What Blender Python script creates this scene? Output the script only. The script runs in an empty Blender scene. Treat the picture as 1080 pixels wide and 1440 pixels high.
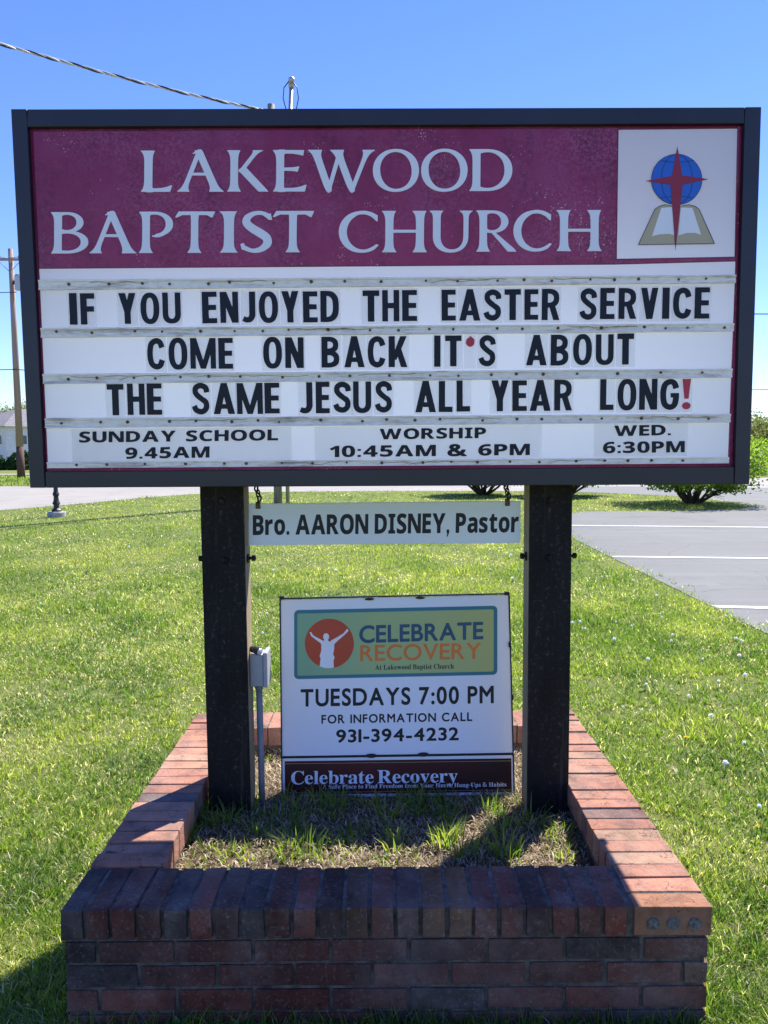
import bpy, math, random
import numpy as np
from mathutils import Matrix, Vector

R = math.radians
random.seed(7)
rng = np.random.default_rng(11)
S = bpy.context.scene
COL = S.collection

# ------------------------------------------------------------------ camera, world, sun, exposure
CAM_H = 1.53
cam_data = bpy.data.cameras.new('camera')
cam_data.sensor_fit = 'VERTICAL'
cam_data.sensor_height = 36.0
cam_data.lens = 27.0
cam_data.clip_start = 0.05
cam_data.clip_end = 2000
cam = bpy.data.objects.new('camera', cam_data)
COL.objects.link(cam)
CAM_M = Matrix.Rotation(R(90 - 4.85), 3, 'X') @ Matrix.Rotation(R(-0.45), 3, 'Z')
cam.matrix_world = Matrix.Translation((0, 0, CAM_H)) @ CAM_M.to_4x4()
S.camera = cam

SUN_EL, SUN_AZ = 52.0, 38.2            # azimuth from +Y towards +X
world = bpy.data.worlds.new('World')
S.world = world
world.use_nodes = True
wn = world.node_tree.nodes
sky = wn.new('ShaderNodeTexSky')
sky.sky_type = 'NISHITA'
sky.sun_disc = False
sky.sun_elevation = R(SUN_EL)
sky.sun_rotation = R(SUN_AZ)
sky.altitude = 1500
sky.air_density = 1.0
sky.dust_density = 0.0
sky.ozone_density = 2.6
hsv = wn.new('ShaderNodeHueSaturation')
hsv.inputs['Saturation'].default_value = 1.24
hsv.inputs['Hue'].default_value = 0.524
world.node_tree.links.new(sky.outputs[0], hsv.inputs['Color'])
bw = wn.new('ShaderNodeRGBToBW')
soft = wn.new('ShaderNodeMath'); soft.operation = 'MULTIPLY_ADD'; soft.inputs[1].default_value = 0.13; soft.inputs[2].default_value = 1.0
inv = wn.new('ShaderNodeMath'); inv.operation = 'DIVIDE'; inv.inputs[0].default_value = 1.0
rolled = wn.new('ShaderNodeVectorMath'); rolled.operation = 'SCALE'
wl = world.node_tree.links
wl.new(hsv.outputs[0], bw.inputs[0]); wl.new(bw.outputs[0], soft.inputs[0]); wl.new(soft.outputs[0], inv.inputs[1])
wl.new(hsv.outputs[0], rolled.inputs[0]); wl.new(inv.outputs[0], rolled.inputs['Scale'])
wl.new(rolled.outputs[0], wn['Background'].inputs[0])
wn['Background'].inputs[1].default_value = 0.15

sun_d = bpy.data.lights.new('sun', 'SUN')
sun_d.energy = 4.6
sun_d.angle = R(0.53)
sun_d.color = (1.0, 0.95, 0.87)
sun = bpy.data.objects.new('sun', sun_d)
COL.objects.link(sun)
to_sun = Vector((math.sin(R(SUN_AZ)) * math.cos(R(SUN_EL)), math.cos(R(SUN_AZ)) * math.cos(R(SUN_EL)), math.sin(R(SUN_EL))))
sun.rotation_euler = to_sun.to_track_quat('Z', 'Y').to_euler()
S.view_settings.view_transform = 'Standard'
S.view_settings.look = 'None'
S.view_settings.exposure = 1.30
S.view_settings.gamma = 1.0
S.cycles.max_bounces = 8
S.cycles.transparent_max_bounces = 8


# ------------------------------------------------------------------ measuring helpers (photo pixel -> point on a real plane)
def ray(px, py):
    return CAM_M @ Vector(((px - 540) / 1080.0, (720 - py) / 1080.0, -1.0))


def on_z(px, py, z=0.0):
    d = ray(px, py)
    t = (z - CAM_H) / d.z
    return Vector((d.x * t, d.y * t, z))


def on_y(px, py, Y):
    d = ray(px, py)
    t = Y / d.y
    return Vector((d.x * t, Y, CAM_H + d.z * t))


class Plane:
    """A flat face in the scene: origin o, axes u, v, n (n towards the viewer)."""
    def __init__(s, o, u, v):
        s.o = Vector(o); s.u = Vector(u).normalized(); s.v = Vector(v)
        s.v = (s.v - s.u * s.v.dot(s.u)).normalized(); s.n = s.u.cross(s.v)

    def uv(s, px, py):
        d = ray(px, py); c = Vector((0, 0, CAM_H))
        t = (s.o - c).dot(s.n) / d.dot(s.n)
        p = c + d * t - s.o
        return (p.dot(s.u), p.dot(s.v))

    def matrix(s):
        m = Matrix.Identity(4)
        for i, a in enumerate((s.u, s.v, s.n)):
            for k in range(3):
                m[k][i] = a[k]
        m.translation = s.o
        return m


# ------------------------------------------------------------------ object helpers
def link(name, data, parent=None):
    o = bpy.data.objects.new(name, data)
    COL.objects.link(o)
    if parent is not None:
        o.parent = parent
    return o


def tag(o, label=None, cat=None, group=None, kind=None):
    if label: o['label'] = label
    if cat: o['category'] = cat
    if group: o['group'] = group
    if kind: o['kind'] = kind
    return o


def thing(name, label, cat, matrix=None, loc=None, group=None):
    o = link(name, None)
    o.empty_display_size = 0.05
    if matrix is not None: o.matrix_world = matrix
    if loc is not None: o.location = loc
    return tag(o, label, cat, group)


class MB:
    def __init__(s):
        s.v = []; s.f = []; s.c = []

    def add(s, vs, fs, col=None):
        b = len(s.v)
        s.v += [tuple(p) for p in vs]
        s.f += [tuple(b + i for i in f) for f in fs]
        s.c += [col] * len(fs)
        return s

    def box(s, x0, x1, y0, y1, z0, z1, col=None, j=0.0):
        p = [(x, y, z) for z in (z0, z1) for y in (y0, y1) for x in (x0, x1)]
        if j: p = [tuple(k + random.uniform(-j, j) for k in q) for q in p]
        return s.add(p, [(0, 2, 3, 1), (4, 5, 7, 6), (0, 1, 5, 4), (2, 6, 7, 3), (0, 4, 6, 2), (1, 3, 7, 5)], col)

    def prism(s, poly, z0, z1, col=None):
        n = len(poly)
        a = sum(poly[i][0] * poly[(i + 1) % n][1] - poly[(i + 1) % n][0] * poly[i][1] for i in range(n))
        if a < 0: poly = poly[::-1]
        vs = [(x, y, z0) for x, y in poly] + [(x, y, z1) for x, y in poly]
        fs = [tuple(range(n))[::-1], tuple(range(n, 2 * n))] + [(i, (i + 1) % n, n + (i + 1) % n, n + i) for i in range(n)]
        return s.add(vs, fs, col)

    def tube(s, path, r, n=8, cap=True, col=None):
        P = [Vector(p) for p in path]; k = len(P)
        rs = r if hasattr(r, '__len__') else [r] * k
        vs = []; up = None
        for i in range(k):
            d = (P[min(i + 1, k - 1)] - P[max(i - 1, 0)]).normalized()
            if up is None: up = d.orthogonal().normalized()
            up = (up - d * up.dot(d)).normalized(); w = d.cross(up)
            for q in range(n):
                a = 2 * math.pi * q / n
                vs.append(P[i] + (up * math.cos(a) + w * math.sin(a)) * rs[i])
        fs = [(i * n + q, i * n + (q + 1) % n, (i + 1) * n + (q + 1) % n, (i + 1) * n + q) for i in range(k - 1) for q in range(n)]
        if cap: fs += [tuple(range(n))[::-1], tuple(range((k - 1) * n, k * n))]
        return s.add(vs, fs, col)

    def lathe(s, prof, n=20, c=(0, 0, 0), col=None):
        return s.tube([(c[0], c[1], c[2] + z) for r, z in prof], [max(r, 1e-4) for r, z in prof], n, True, col)

    def build(s, name, mat, parent=None, bevel=0, seg=2, smooth=False):
        me = bpy.data.meshes.new(name)
        me.from_pydata(s.v, [], s.f)
        if any(c is not None for c in s.c):
            at = me.attributes.new('col', 'FLOAT_COLOR', 'CORNER')
            arr = []
            for p, c in zip(me.polygons, s.c):
                arr += list((c or (1, 1, 1)) + (1,)) * p.loop_total
            at.data.foreach_set('color', arr)
        if smooth: me.polygons.foreach_set('use_smooth', [True] * len(me.polygons))
        me.materials.append(mat)
        o = link(name, me, parent)
        if bevel:
            b = o.modifiers.new('bevel', 'BEVEL'); b.width = bevel; b.segments = seg; b.limit_method = 'ANGLE'
        return o


# ------------------------------------------------------------------ materials
class Mat:
    def __init__(s, name):
        s.m = bpy.data.materials.new(name); s.m.use_nodes = True
        s.t = s.m.node_tree; s.b = s.t.nodes['Principled BSDF']; s.out = s.t.nodes['Material Output']
        s.tc = s.t.nodes.new('ShaderNodeTexCoord').outputs['Object']

    def n(s, typ, **kw):
        o = s.t.nodes.new('ShaderNode' + typ)
        for k, v in kw.items():
            if hasattr(o, k): setattr(o, k, v)
            else: o.inputs[k].default_value = v
        return o

    def l(s, a, b): s.t.links.new(a, b)

    def noise(s, scale, detail=4, rough=.55, co=None, stretch=None):
        o = s.n('TexNoise'); o.inputs['Scale'].default_value = scale
        o.inputs['Detail'].default_value = detail; o.inputs['Roughness'].default_value = rough
        c = co or s.tc
        if stretch:
            mp = s.n('Mapping'); mp.inputs['Scale'].default_value = stretch
            s.l(c, mp.inputs[0]); c = mp.outputs[0]
        s.l(c, o.inputs['Vector'])
        return o.outputs['Fac']

    def ramp(s, fac, stops):
        o = s.n('ValToRGB'); e = o.color_ramp.elements
        while len(e) < len(stops): e.new(.5)
        for q, (p, c) in zip(e, stops):
            q.position = p; q.color = (c if hasattr(c, '__len__') else (c, c, c)) + (1,) if not hasattr(c, '__len__') or len(c) == 3 else c
        s.l(fac, o.inputs[0]); return o.outputs[0]

    def mix(s, fac, a, b, mode='MIX'):
        o = s.n('MixRGB'); o.blend_type = mode
        for k, v in ((0, fac), (1, a), (2, b)):
            if hasattr(v, 'is_linked'): s.l(v, o.inputs[k])
            else: o.inputs[k].default_value = v if k == 0 else (tuple(v) + (1,) if len(v) == 3 else v)
        return o.outputs[0]

    def math(s, op, a, b=0.0):
        o = s.n('Math'); o.operation = op
        for k, v in ((0, a), (1, b)):
            if hasattr(v, 'is_linked'): s.l(v, o.inputs[k])
            else: o.inputs[k].default_value = v
        return o.outputs[0]

    def col(s, v):
        if hasattr(v, 'is_linked'): s.l(v, s.b.inputs['Base Color'])
        else: s.b.inputs['Base Color'].default_value = tuple(v) + (1,)
        return s

    def set(s, rough=.6, spec=.5, metal=0):
        s.b.inputs['Roughness'].default_value = rough
        s.b.inputs['Specular IOR Level'].default_value = spec
        s.b.inputs['Metallic'].default_value = metal
        return s

    def bump(s, h, strength=.3, dist=.01):
        o = s.n('Bump'); o.inputs['Strength'].default_value = strength; o.inputs['Distance'].default_value = dist
        s.l(h, o.inputs['Height']); s.l(o.outputs[0], s.b.inputs['Normal'])
        return s


def simple(name, c, rough=.6, spec=.4, var=.25, scale=8, bump=0, metal=0):
    m = Mat(name)
    f = m.noise(scale, 6, .6)
    lo = tuple(k * (1 - var) for k in c); hi = tuple(min(1, k * (1 + var)) for k in c)
    m.col(m.ramp(f, [(.3, lo), (.7, hi)])).set(rough, spec, metal)
    if bump: m.bump(m.noise(scale * 12, 4), bump, .003)
    return m.m


def mat_leaf(name, stops, attr='tint', trans=.45, transmul=1.75, rough=.5, spec=.25):
    m = Mat(name)
    a = m.n('Attribute'); a.attribute_name = attr
    c = m.ramp(a.outputs['Fac'], stops)
    m.col(c).set(rough, spec)
    tr = m.n('BsdfTranslucent')
    m.l(m.mix(1.0, c, (transmul, transmul * 1.05, transmul * .6), 'MULTIPLY'), tr.inputs[0])
    mx = m.n('MixShader'); mx.inputs[0].default_value = trans
    m.l(m.b.outputs[0], mx.inputs[1]); m.l(tr.outputs[0], mx.inputs[2]); m.l(mx.outputs[0], m.out.inputs[0])
    return m.m


GRASS = mat_leaf('grass blade', [(0, (.035, .07, .018)), (.3, (.07, .135, .018)), (.6, (.145, .205, .028)), (.83, (.28, .31, .06)), (.87, (.36, .33, .17)), (1.0, (.60, .53, .37))], trans=.47, transmul=2.35, rough=.38, spec=.45)
STRAW = mat_leaf('dry straw', [(0, (.10, .07, .045)), (.5, (.38, .29, .18)), (1, (.62, .52, .36))], trans=.2, transmul=1.0)


def mat_lawn():
    m = Mat('lawn ground')
    big = m.noise(.35, 5, .6); mid = m.noise(2.2, 6, .7); fine = m.noise(38, 6, .8)
    c = m.ramp(fine, [(.30, (.03, .035, .014)), (.45, (.09, .09, .035)), (.56, (.18, .165, .075)), (.7, (.40, .34, .22))])
    c2 = m.ramp(mid, [(.35, (.085, .15, .022)), (.65, (.19, .235, .05))])
    c = m.mix(.55, c, c2)
    c = m.mix(m.ramp(big, [(.4, 0.0), (.7, .35)]), c, (.17, .18, .05))
    m.col(c).set(.9, .1); m.bump(fine, .6, .05)
    return m.m


def mat_asphalt(name, lo, hi):
    m = Mat(name)
    f = m.noise(180, 3, .7); g = m.noise(.5, 6, .6); st = m.noise(1.1, 5, .6, stretch=(.15, 2.2, 1))
    c = m.ramp(f, [(.3, lo), (.7, hi)])
    c = m.mix(.4, c, m.ramp(g, [(.3, lo), (.7, hi)]))
    c = m.mix(m.ramp(st, [(.5, 0.0), (.75, .3)]), c, tuple(k * 1.35 for k in hi))
    cr = m.n('TexVoronoi'); cr.feature = 'DISTANCE_TO_EDGE'; cr.inputs['Scale'].default_value = .45
    oil = m.math('MULTIPLY', m.ramp(m.noise(.9, 5, .65), [(.56, 0.0), (.7, .4)]), 1.0); c = m.mix(oil, c, tuple(k * .6 for k in lo))
    w = m.n('MixRGB'); w.blend_type = 'ADD'; w.inputs[0].default_value = .35
    nn = m.n('TexNoise'); nn.inputs['Scale'].default_value = 1.5; m.l(m.tc, nn.inputs['Vector'])
    m.l(m.tc, w.inputs[1]); m.l(nn.outputs['Color'], w.inputs[2]); m.l(w.outputs[0], cr.inputs['Vector'])
    c = m.mix(m.ramp(cr.outputs['Distance'], [(0, .3), (.008, 0.0)]), c, tuple(k * .35 for k in lo))
    m.col(c).set(.85, .25); m.bump(f, .5, .006)
    return m.m


def mat_brick(name):
    m = Mat(name)
    a = m.n('Attribute'); a.attribute_name = 'col'
    n1 = m.noise(14, 7, .65); n2 = m.noise(90, 4, .7); n3 = m.noise(5, 5, .6)
    c = m.mix(1, a.outputs['Color'], m.ramp(n1, [(.28, (.5, .5, .54)), (.5, (1, 1, 1)), (.74, (1.35, 1.25, 1.12))]), 'MULTIPLY')
    c = m.mix(m.ramp(n2, [(.56, 0.0), (.7, .45)]), c, (.30, .25, .21))
    c = m.mix(m.ramp(n3, [(.52, 0.0), (.68, .6)]), c, (.045, .035, .034))
    cr = m.math('MULTIPLY', m.ramp(m.noise(24, 2, .5), [(.484, 0.0), (.5, 1.0), (.516, 0.0)]), m.ramp(m.noise(15, 2, .5), [(.51, 0.0), (.55, 1.0)]))
    c = m.mix(m.math('MULTIPLY', cr, .95), c, (.03, .018, .014))
    wash = m.math('MULTIPLY', m.ramp(m.noise(6.5, 6, .75), [(.54, 0.0), (.68, .55)]), m.ramp(m.noise(70, 4, .8), [(.42, 0.0), (.62, 1.0)]))
    c = m.mix(wash, c, m.mix(.45, c, (.36, .33, .30)))
    dust = m.ramp(m.noise(3.2, 5, .7), [(.42, 0.0), (.66, .35)])
    c = m.mix(dust, c, m.mix(.6, c, (.42, .33, .27)))
    m.col(c).set(.88, .2)
    v = m.n('TexVoronoi'); v.feature = 'DISTANCE_TO_EDGE'; v.inputs['Scale'].default_value = 26
    m.l(m.tc, v.inputs['Vector'])
    h = m.math('ADD', m.math('MULTIPLY', m.ramp(v.outputs['Distance'], [(0, 0.0), (.05, 1.0)]), .25), m.math('ADD', n1, m.math('MULTIPLY', n2, .6)))
    m.bump(h, .7, .004)
    return m.m


def mat_white(name, c=(.80, .83, .86), grime=.12, rough=.35):
    m = Mat(name)
    f = m.noise(2.5, 6, .6); g = m.noise(26, 6, .75)
    k = m.mix(m.ramp(f, [(.35, 0.0), (.75, grime)]), c, (.50, .50, .47))
    k = m.mix(m.ramp(g, [(.62, 0.0), (.75, grime * 1.2)]), k, (.34, .31, .27))
    m.col(k).set(rough, .45)
    return m.m


def glow_white(name, c, trans, **kw):
    """thin acrylic sheet that lets the light inside the cabinet through"""
    m_ = mat_white(name, c, **kw); t = m_.node_tree
    b = t.nodes['Principled BSDF']; out = t.nodes['Material Output']
    tr = t.nodes.new('ShaderNodeBsdfTranslucent'); tr.inputs[0].default_value = (.86, .91, .96, 1)
    mx = t.nodes.new('ShaderNodeMixShader'); mx.inputs[0].default_value = trans
    t.links.new(b.outputs[0], mx.inputs[1]); t.links.new(tr.outputs[0], mx.inputs[2]); t.links.new(mx.outputs[0], out.inputs[0])
    return m_


def clear(m_, amount):
    t = m_.node_tree; b = t.nodes['Principled BSDF']; out = t.nodes['Material Output']
    tr = t.nodes.new('ShaderNodeBsdfTransparent'); mx = t.nodes.new('ShaderNodeMixShader'); mx.inputs[0].default_value = amount
    t.links.new(b.outputs[0], mx.inputs[1]); t.links.new(tr.outputs[0], mx.inputs[2]); t.links.new(mx.outputs[0], out.inputs[0])
    return m_


def mat_track():
    m = Mat('dirty sign track')
    a = m.noise(5, 7, .7, stretch=(1, 9, 1)); b = m.noise(30, 6, .8, stretch=(1, 3, 1)); d = m.noise(3.3, 4, .6)
    c = m.ramp(b, [(.3, (.68, .58, .48)), (.5, (.87, .80, .72)), (.7, (.92, .87, .80))])
    dirt = m.math('MULTIPLY', m.ramp(a, [(.50, 0.0), (.62, .9)]), m.ramp(d, [(.42, .1), (.62, .8)]))
    c = m.mix(dirt, c, (.22, .15, .10))
    m.col(c).set(.55, .3)
    return m.m


def mat_maroon():
    m = Mat('faded maroon acrylic')
    big = m.noise(3.2, 5, .6); mid = m.noise(11, 8, .75); fine = m.noise(85, 5, .75)
    sp = m.n('TexVoronoi'); sp.inputs['Scale'].default_value = 150; m.l(m.tc, sp.inputs['Vector'])
    c = m.ramp(m.math('ADD', m.math('MULTIPLY', big, .7), m.math('MULTIPLY', mid, .3)), [(.38, (.21, .020, .075)), (.5, (.26, .026, .095)), (.62, (.27, .045, .13))])
    grain = m.noise(75, 6, .8); run = m.noise(3.5, 5, .65, stretch=(2.2, .7, 1)); m2 = m.noise(2.1, 5, .65, stretch=(1, 1.4, 1))
    c = m.mix(m.math('MULTIPLY', m.ramp(grain, [(.44, 0.0), (.56, .9)]), m.ramp(run, [(.46, .05), (.62, .85)])), c, (.085, .011, .036))
    c = m.mix(m.math('MULTIPLY', m.ramp(m.noise(110, 5, .8), [(.46, 0.0), (.58, .7)]), m.ramp(m2, [(.46, .06), (.6, .8)])), c, (.37, .13, .23))
    flake = m.math('MULTIPLY', m.ramp(sp.outputs['Distance'], [(.20, 1.0), (.26, 0.0)]), m.math('MULTIPLY', m.ramp(m.noise(5.3, 3, .5), [(.55, 0.0), (.63, 1.0)]), m.ramp(m.noise(60, 2, .5), [(.53, 0.0), (.56, 1.0)])))
    c = m.mix(flake, c, (.88, .80, .84))
    m.col(c).set(.32, .4); m.bump(mid, .08, .003)
    tr = m.n('BsdfTranslucent'); m.l(m.mix(.35, c, (.5, .1, .25)), tr.inputs[0])
    mx = m.n('MixShader'); m.l(m.math('ADD', m.math('MULTIPLY', flake, .5), .22), mx.inputs[0])
    m.l(m.b.outputs[0], mx.inputs[1]); m.l(tr.outputs[0], mx.inputs[2]); m.l(mx.outputs[0], m.out.inputs[0])
    return m.m


def mat_post():
    m = Mat('worn black post paint')
    f = m.noise(60, 7, .8); g = m.noise(5, 5, .6, stretch=(3, 3, .6)); k = m.noise(22, 4, .7)
    c = m.ramp(g, [(.35, (.006, .0055, .0055)), (.65, (.014, .0125, .012))])
    c = m.mix(m.math('MULTIPLY', m.ramp(f, [(.55, 0.0), (.60, 1.0)]), m.ramp(g, [(.40, .1), (.62, .8)])), c, (.085, .078, .072))
    c = m.mix(m.ramp(k, [(.66, 0.0), (.74, .7)]), c, (.012, .011, .011))
    v_ = m.noise(7, 6, .7, stretch=(5, 5, .25)); c = m.mix(m.ramp(v_, [(.56, 0.0), (.64, .55)]), c, (.05, .043, .036))
    m.col(c).set(.62, .2); m.bump(m.math('ADD', f, m.math('MULTIPLY', v_, 2.0)), .5, .003)
    return m.m


def mat_wood(name, lo, hi, st=(6, 6, .35), scale=5):
    m = Mat(name)
    g = m.noise(scale, 8, .7, stretch=st); f = m.noise(30, 4, .7, stretch=st)
    c = m.ramp(m.math('ADD', m.math('MULTIPLY', g, .6), m.math('MULTIPLY', f, .4)), [(.3, lo), (.7, hi)])
    m.col(c).set(.8, .2); m.bump(g, .3, .01)
    return m.m


M_lawn = mat_lawn()
M_lot = mat_asphalt('parking lot asphalt', (.112, .116, .108), (.175, .179, .168))
M_road = mat_asphalt('pale road', (.22, .205, .178), (.31, .29, .25))
def mat_stripe():
    m = Mat('worn stripe paint')
    w = m.math('MULTIPLY', m.ramp(m.noise(70, 4, .8), [(.50, 0.0), (.60, .9)]), m.ramp(m.noise(2.2, 4, .6), [(.35, .3), (.65, 1.0)]))
    m.col(m.mix(w, m.ramp(m.noise(9, 4, .6), [(.3, (.52, .52, .49)), (.7, (.70, .70, .67))]), (.15, .148, .147))).set(.8, .25)
    return m.m


M_stripe = mat_stripe()
M_brick = mat_brick('brick')
M_mortar = simple('mortar', (.125, .108, .088), .95, .1, .6, 30, .8)
M_corefill = simple('core hole mortar', (.16, .155, .14), .95, .1, .6, 90, .8)
M_soil = simple('soil', (.12, .088, .058), .95, .1, .6, 22, .8)
M_white = glow_white('white acrylic', (.86, .88, .90), .5)
M_back = glow_white('back face acrylic', (.84, .86, .88), .6)
M_liner = simple('cabinet liner white', (.82, .82, .81), .6, .3, .05, 4)
M_tile = clear(mat_white('clear tile', (.74, .75, .76), .06, .25), .84)
M_sched = clear(mat_white('schedule strip', (.70, .70, .68), .9, .3), .86)
M_logo = glow_white('logo panel white', (.80, .83, .88), .48, grime=.03, rough=.3)
M_page = mat_white('page white', (.80, .78, .79), .05, .3)
M_letterw = mat_white('title letter white', (.80, .77, .80), .12, .3)
M_track = mat_track()
M_maroon = mat_maroon()
M_maroon2 = simple('maroon flange', (.13, .012, .035), .35, .4, .25, 12)
M_navy = simple('navy frame paint', (.018, .019, .029), .38, .45, .25, 3, .05)
M_black = simple('letter black', (.010, .013, .021), .4, .22, .25, 20)
M_print = simple('printed black', (.018, .018, .02), .5, .3, .15, 30)
M_red = simple('letter red', (.50, .02, .05), .35, .45, .12, 20)
M_post = mat_post()
M_postside = mat_wood('bare post timber', (.16, .12, .07), (.42, .34, .21))
M_steel = simple('dark steel', (.03, .028, .027), .5, .4, .4, 40, .2, .6)
M_rust = simple('rusty hook', (.13, .085, .06), .6, .3, .5, 60, .3, .5)
M_grime = simple('cobweb grime', (.30, .24, .19), .8, .2, .5, 60)
M_grey = simple('grey box paint', (.34, .35, .36), .45, .4, .08, 10)
M_conduit = simple('conduit plastic', (.22, .23, .25), .5, .4, .2, 20)
M_board = mat_white('name board white', (.76, .80, .77), .10, .4)
M_yard = mat_white('yard sign white', (.82, .84, .88), .03, .35)
M_teal = simple('logo teal', (.03, .19, .25), .4, .4, .06, 4)
M_lime = simple('logo green', (.40, .50, .20), .4, .4, .06, 4)
def mat_print(name, stops, half):
    m = Mat(name)
    sx = m.n('SeparateXYZ'); m.l(m.tc, sx.inputs[0])
    f = m.math('ADD', m.math('DIVIDE', sx.outputs[0], half * 2), .5)
    m.col(m.ramp(f, stops)).set(.4, .35)
    return m.m


M_lime = mat_print('logo green print', [(.05, (.24, .44, .27)), (.4, (.38, .50, .22)), (.95, (.45, .50, .19))], .36)
M_orred = simple('logo red', (.50, .065, .025), .4, .4, .06, 4)
M_orange = simple('logo orange', (.78, .20, .035), .4, .4, .1, 4)
M_blue = simple('logo text blue', (.02, .085, .15), .4, .4, .15, 4)
M_globe = simple('globe blue', (.02, .12, .52), .4, .4, .06, 4)
M_star = simple('star red', (.27, .02, .045), .4, .4, .1, 4)
M_book = simple('book tan', (.46, .38, .24), .4, .4, .06, 4)
M_line = simple('logo outline', (.02, .03, .05), .4, .4, .05, 4)
M_band = mat_print('dark maroon banner', [(.05, (.05, .010, .010)), (.35, (.09, .012, .014)), (.7, (.05, .006, .010)), (1.0, (.022, .005, .008))], .4)
M_polewood = mat_wood('weathered pole wood', (.20, .14, .115), (.42, .31, .26), (4, 4, .12), 4)
M_polebase = mat_wood('creosote pole wood', (.06, .035, .025), (.15, .085, .06), (4, 4, .12), 4)
M_polegrey = mat_wood('grey pole wood', (.15, .145, .135), (.32, .31, .29), (4, 4, .12), 4)
M_alu = simple('grey metal', (.38, .39, .40), .4, .5, .15, 10, 0, .6)
M_wire = simple('black cable', (.02, .02, .022), .5, .4, .2, 20)
M_bare = simple('bare cable', (.62, .62, .62), .4, .5, .2, 20, 0, .3)
M_conc = simple('concrete', (.33, .32, .30), .9, .2, .35, 12, .4)
M_iron = simple('black iron', (.012, .012, .013), .45, .5, .3, 30)
M_glass = simple('lantern glass', (.6, .6, .55), .2, .5, .05, 4)
M_bark = simple('bark', (.075, .055, .042), .9, .15, .5, 14, .6)


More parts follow.
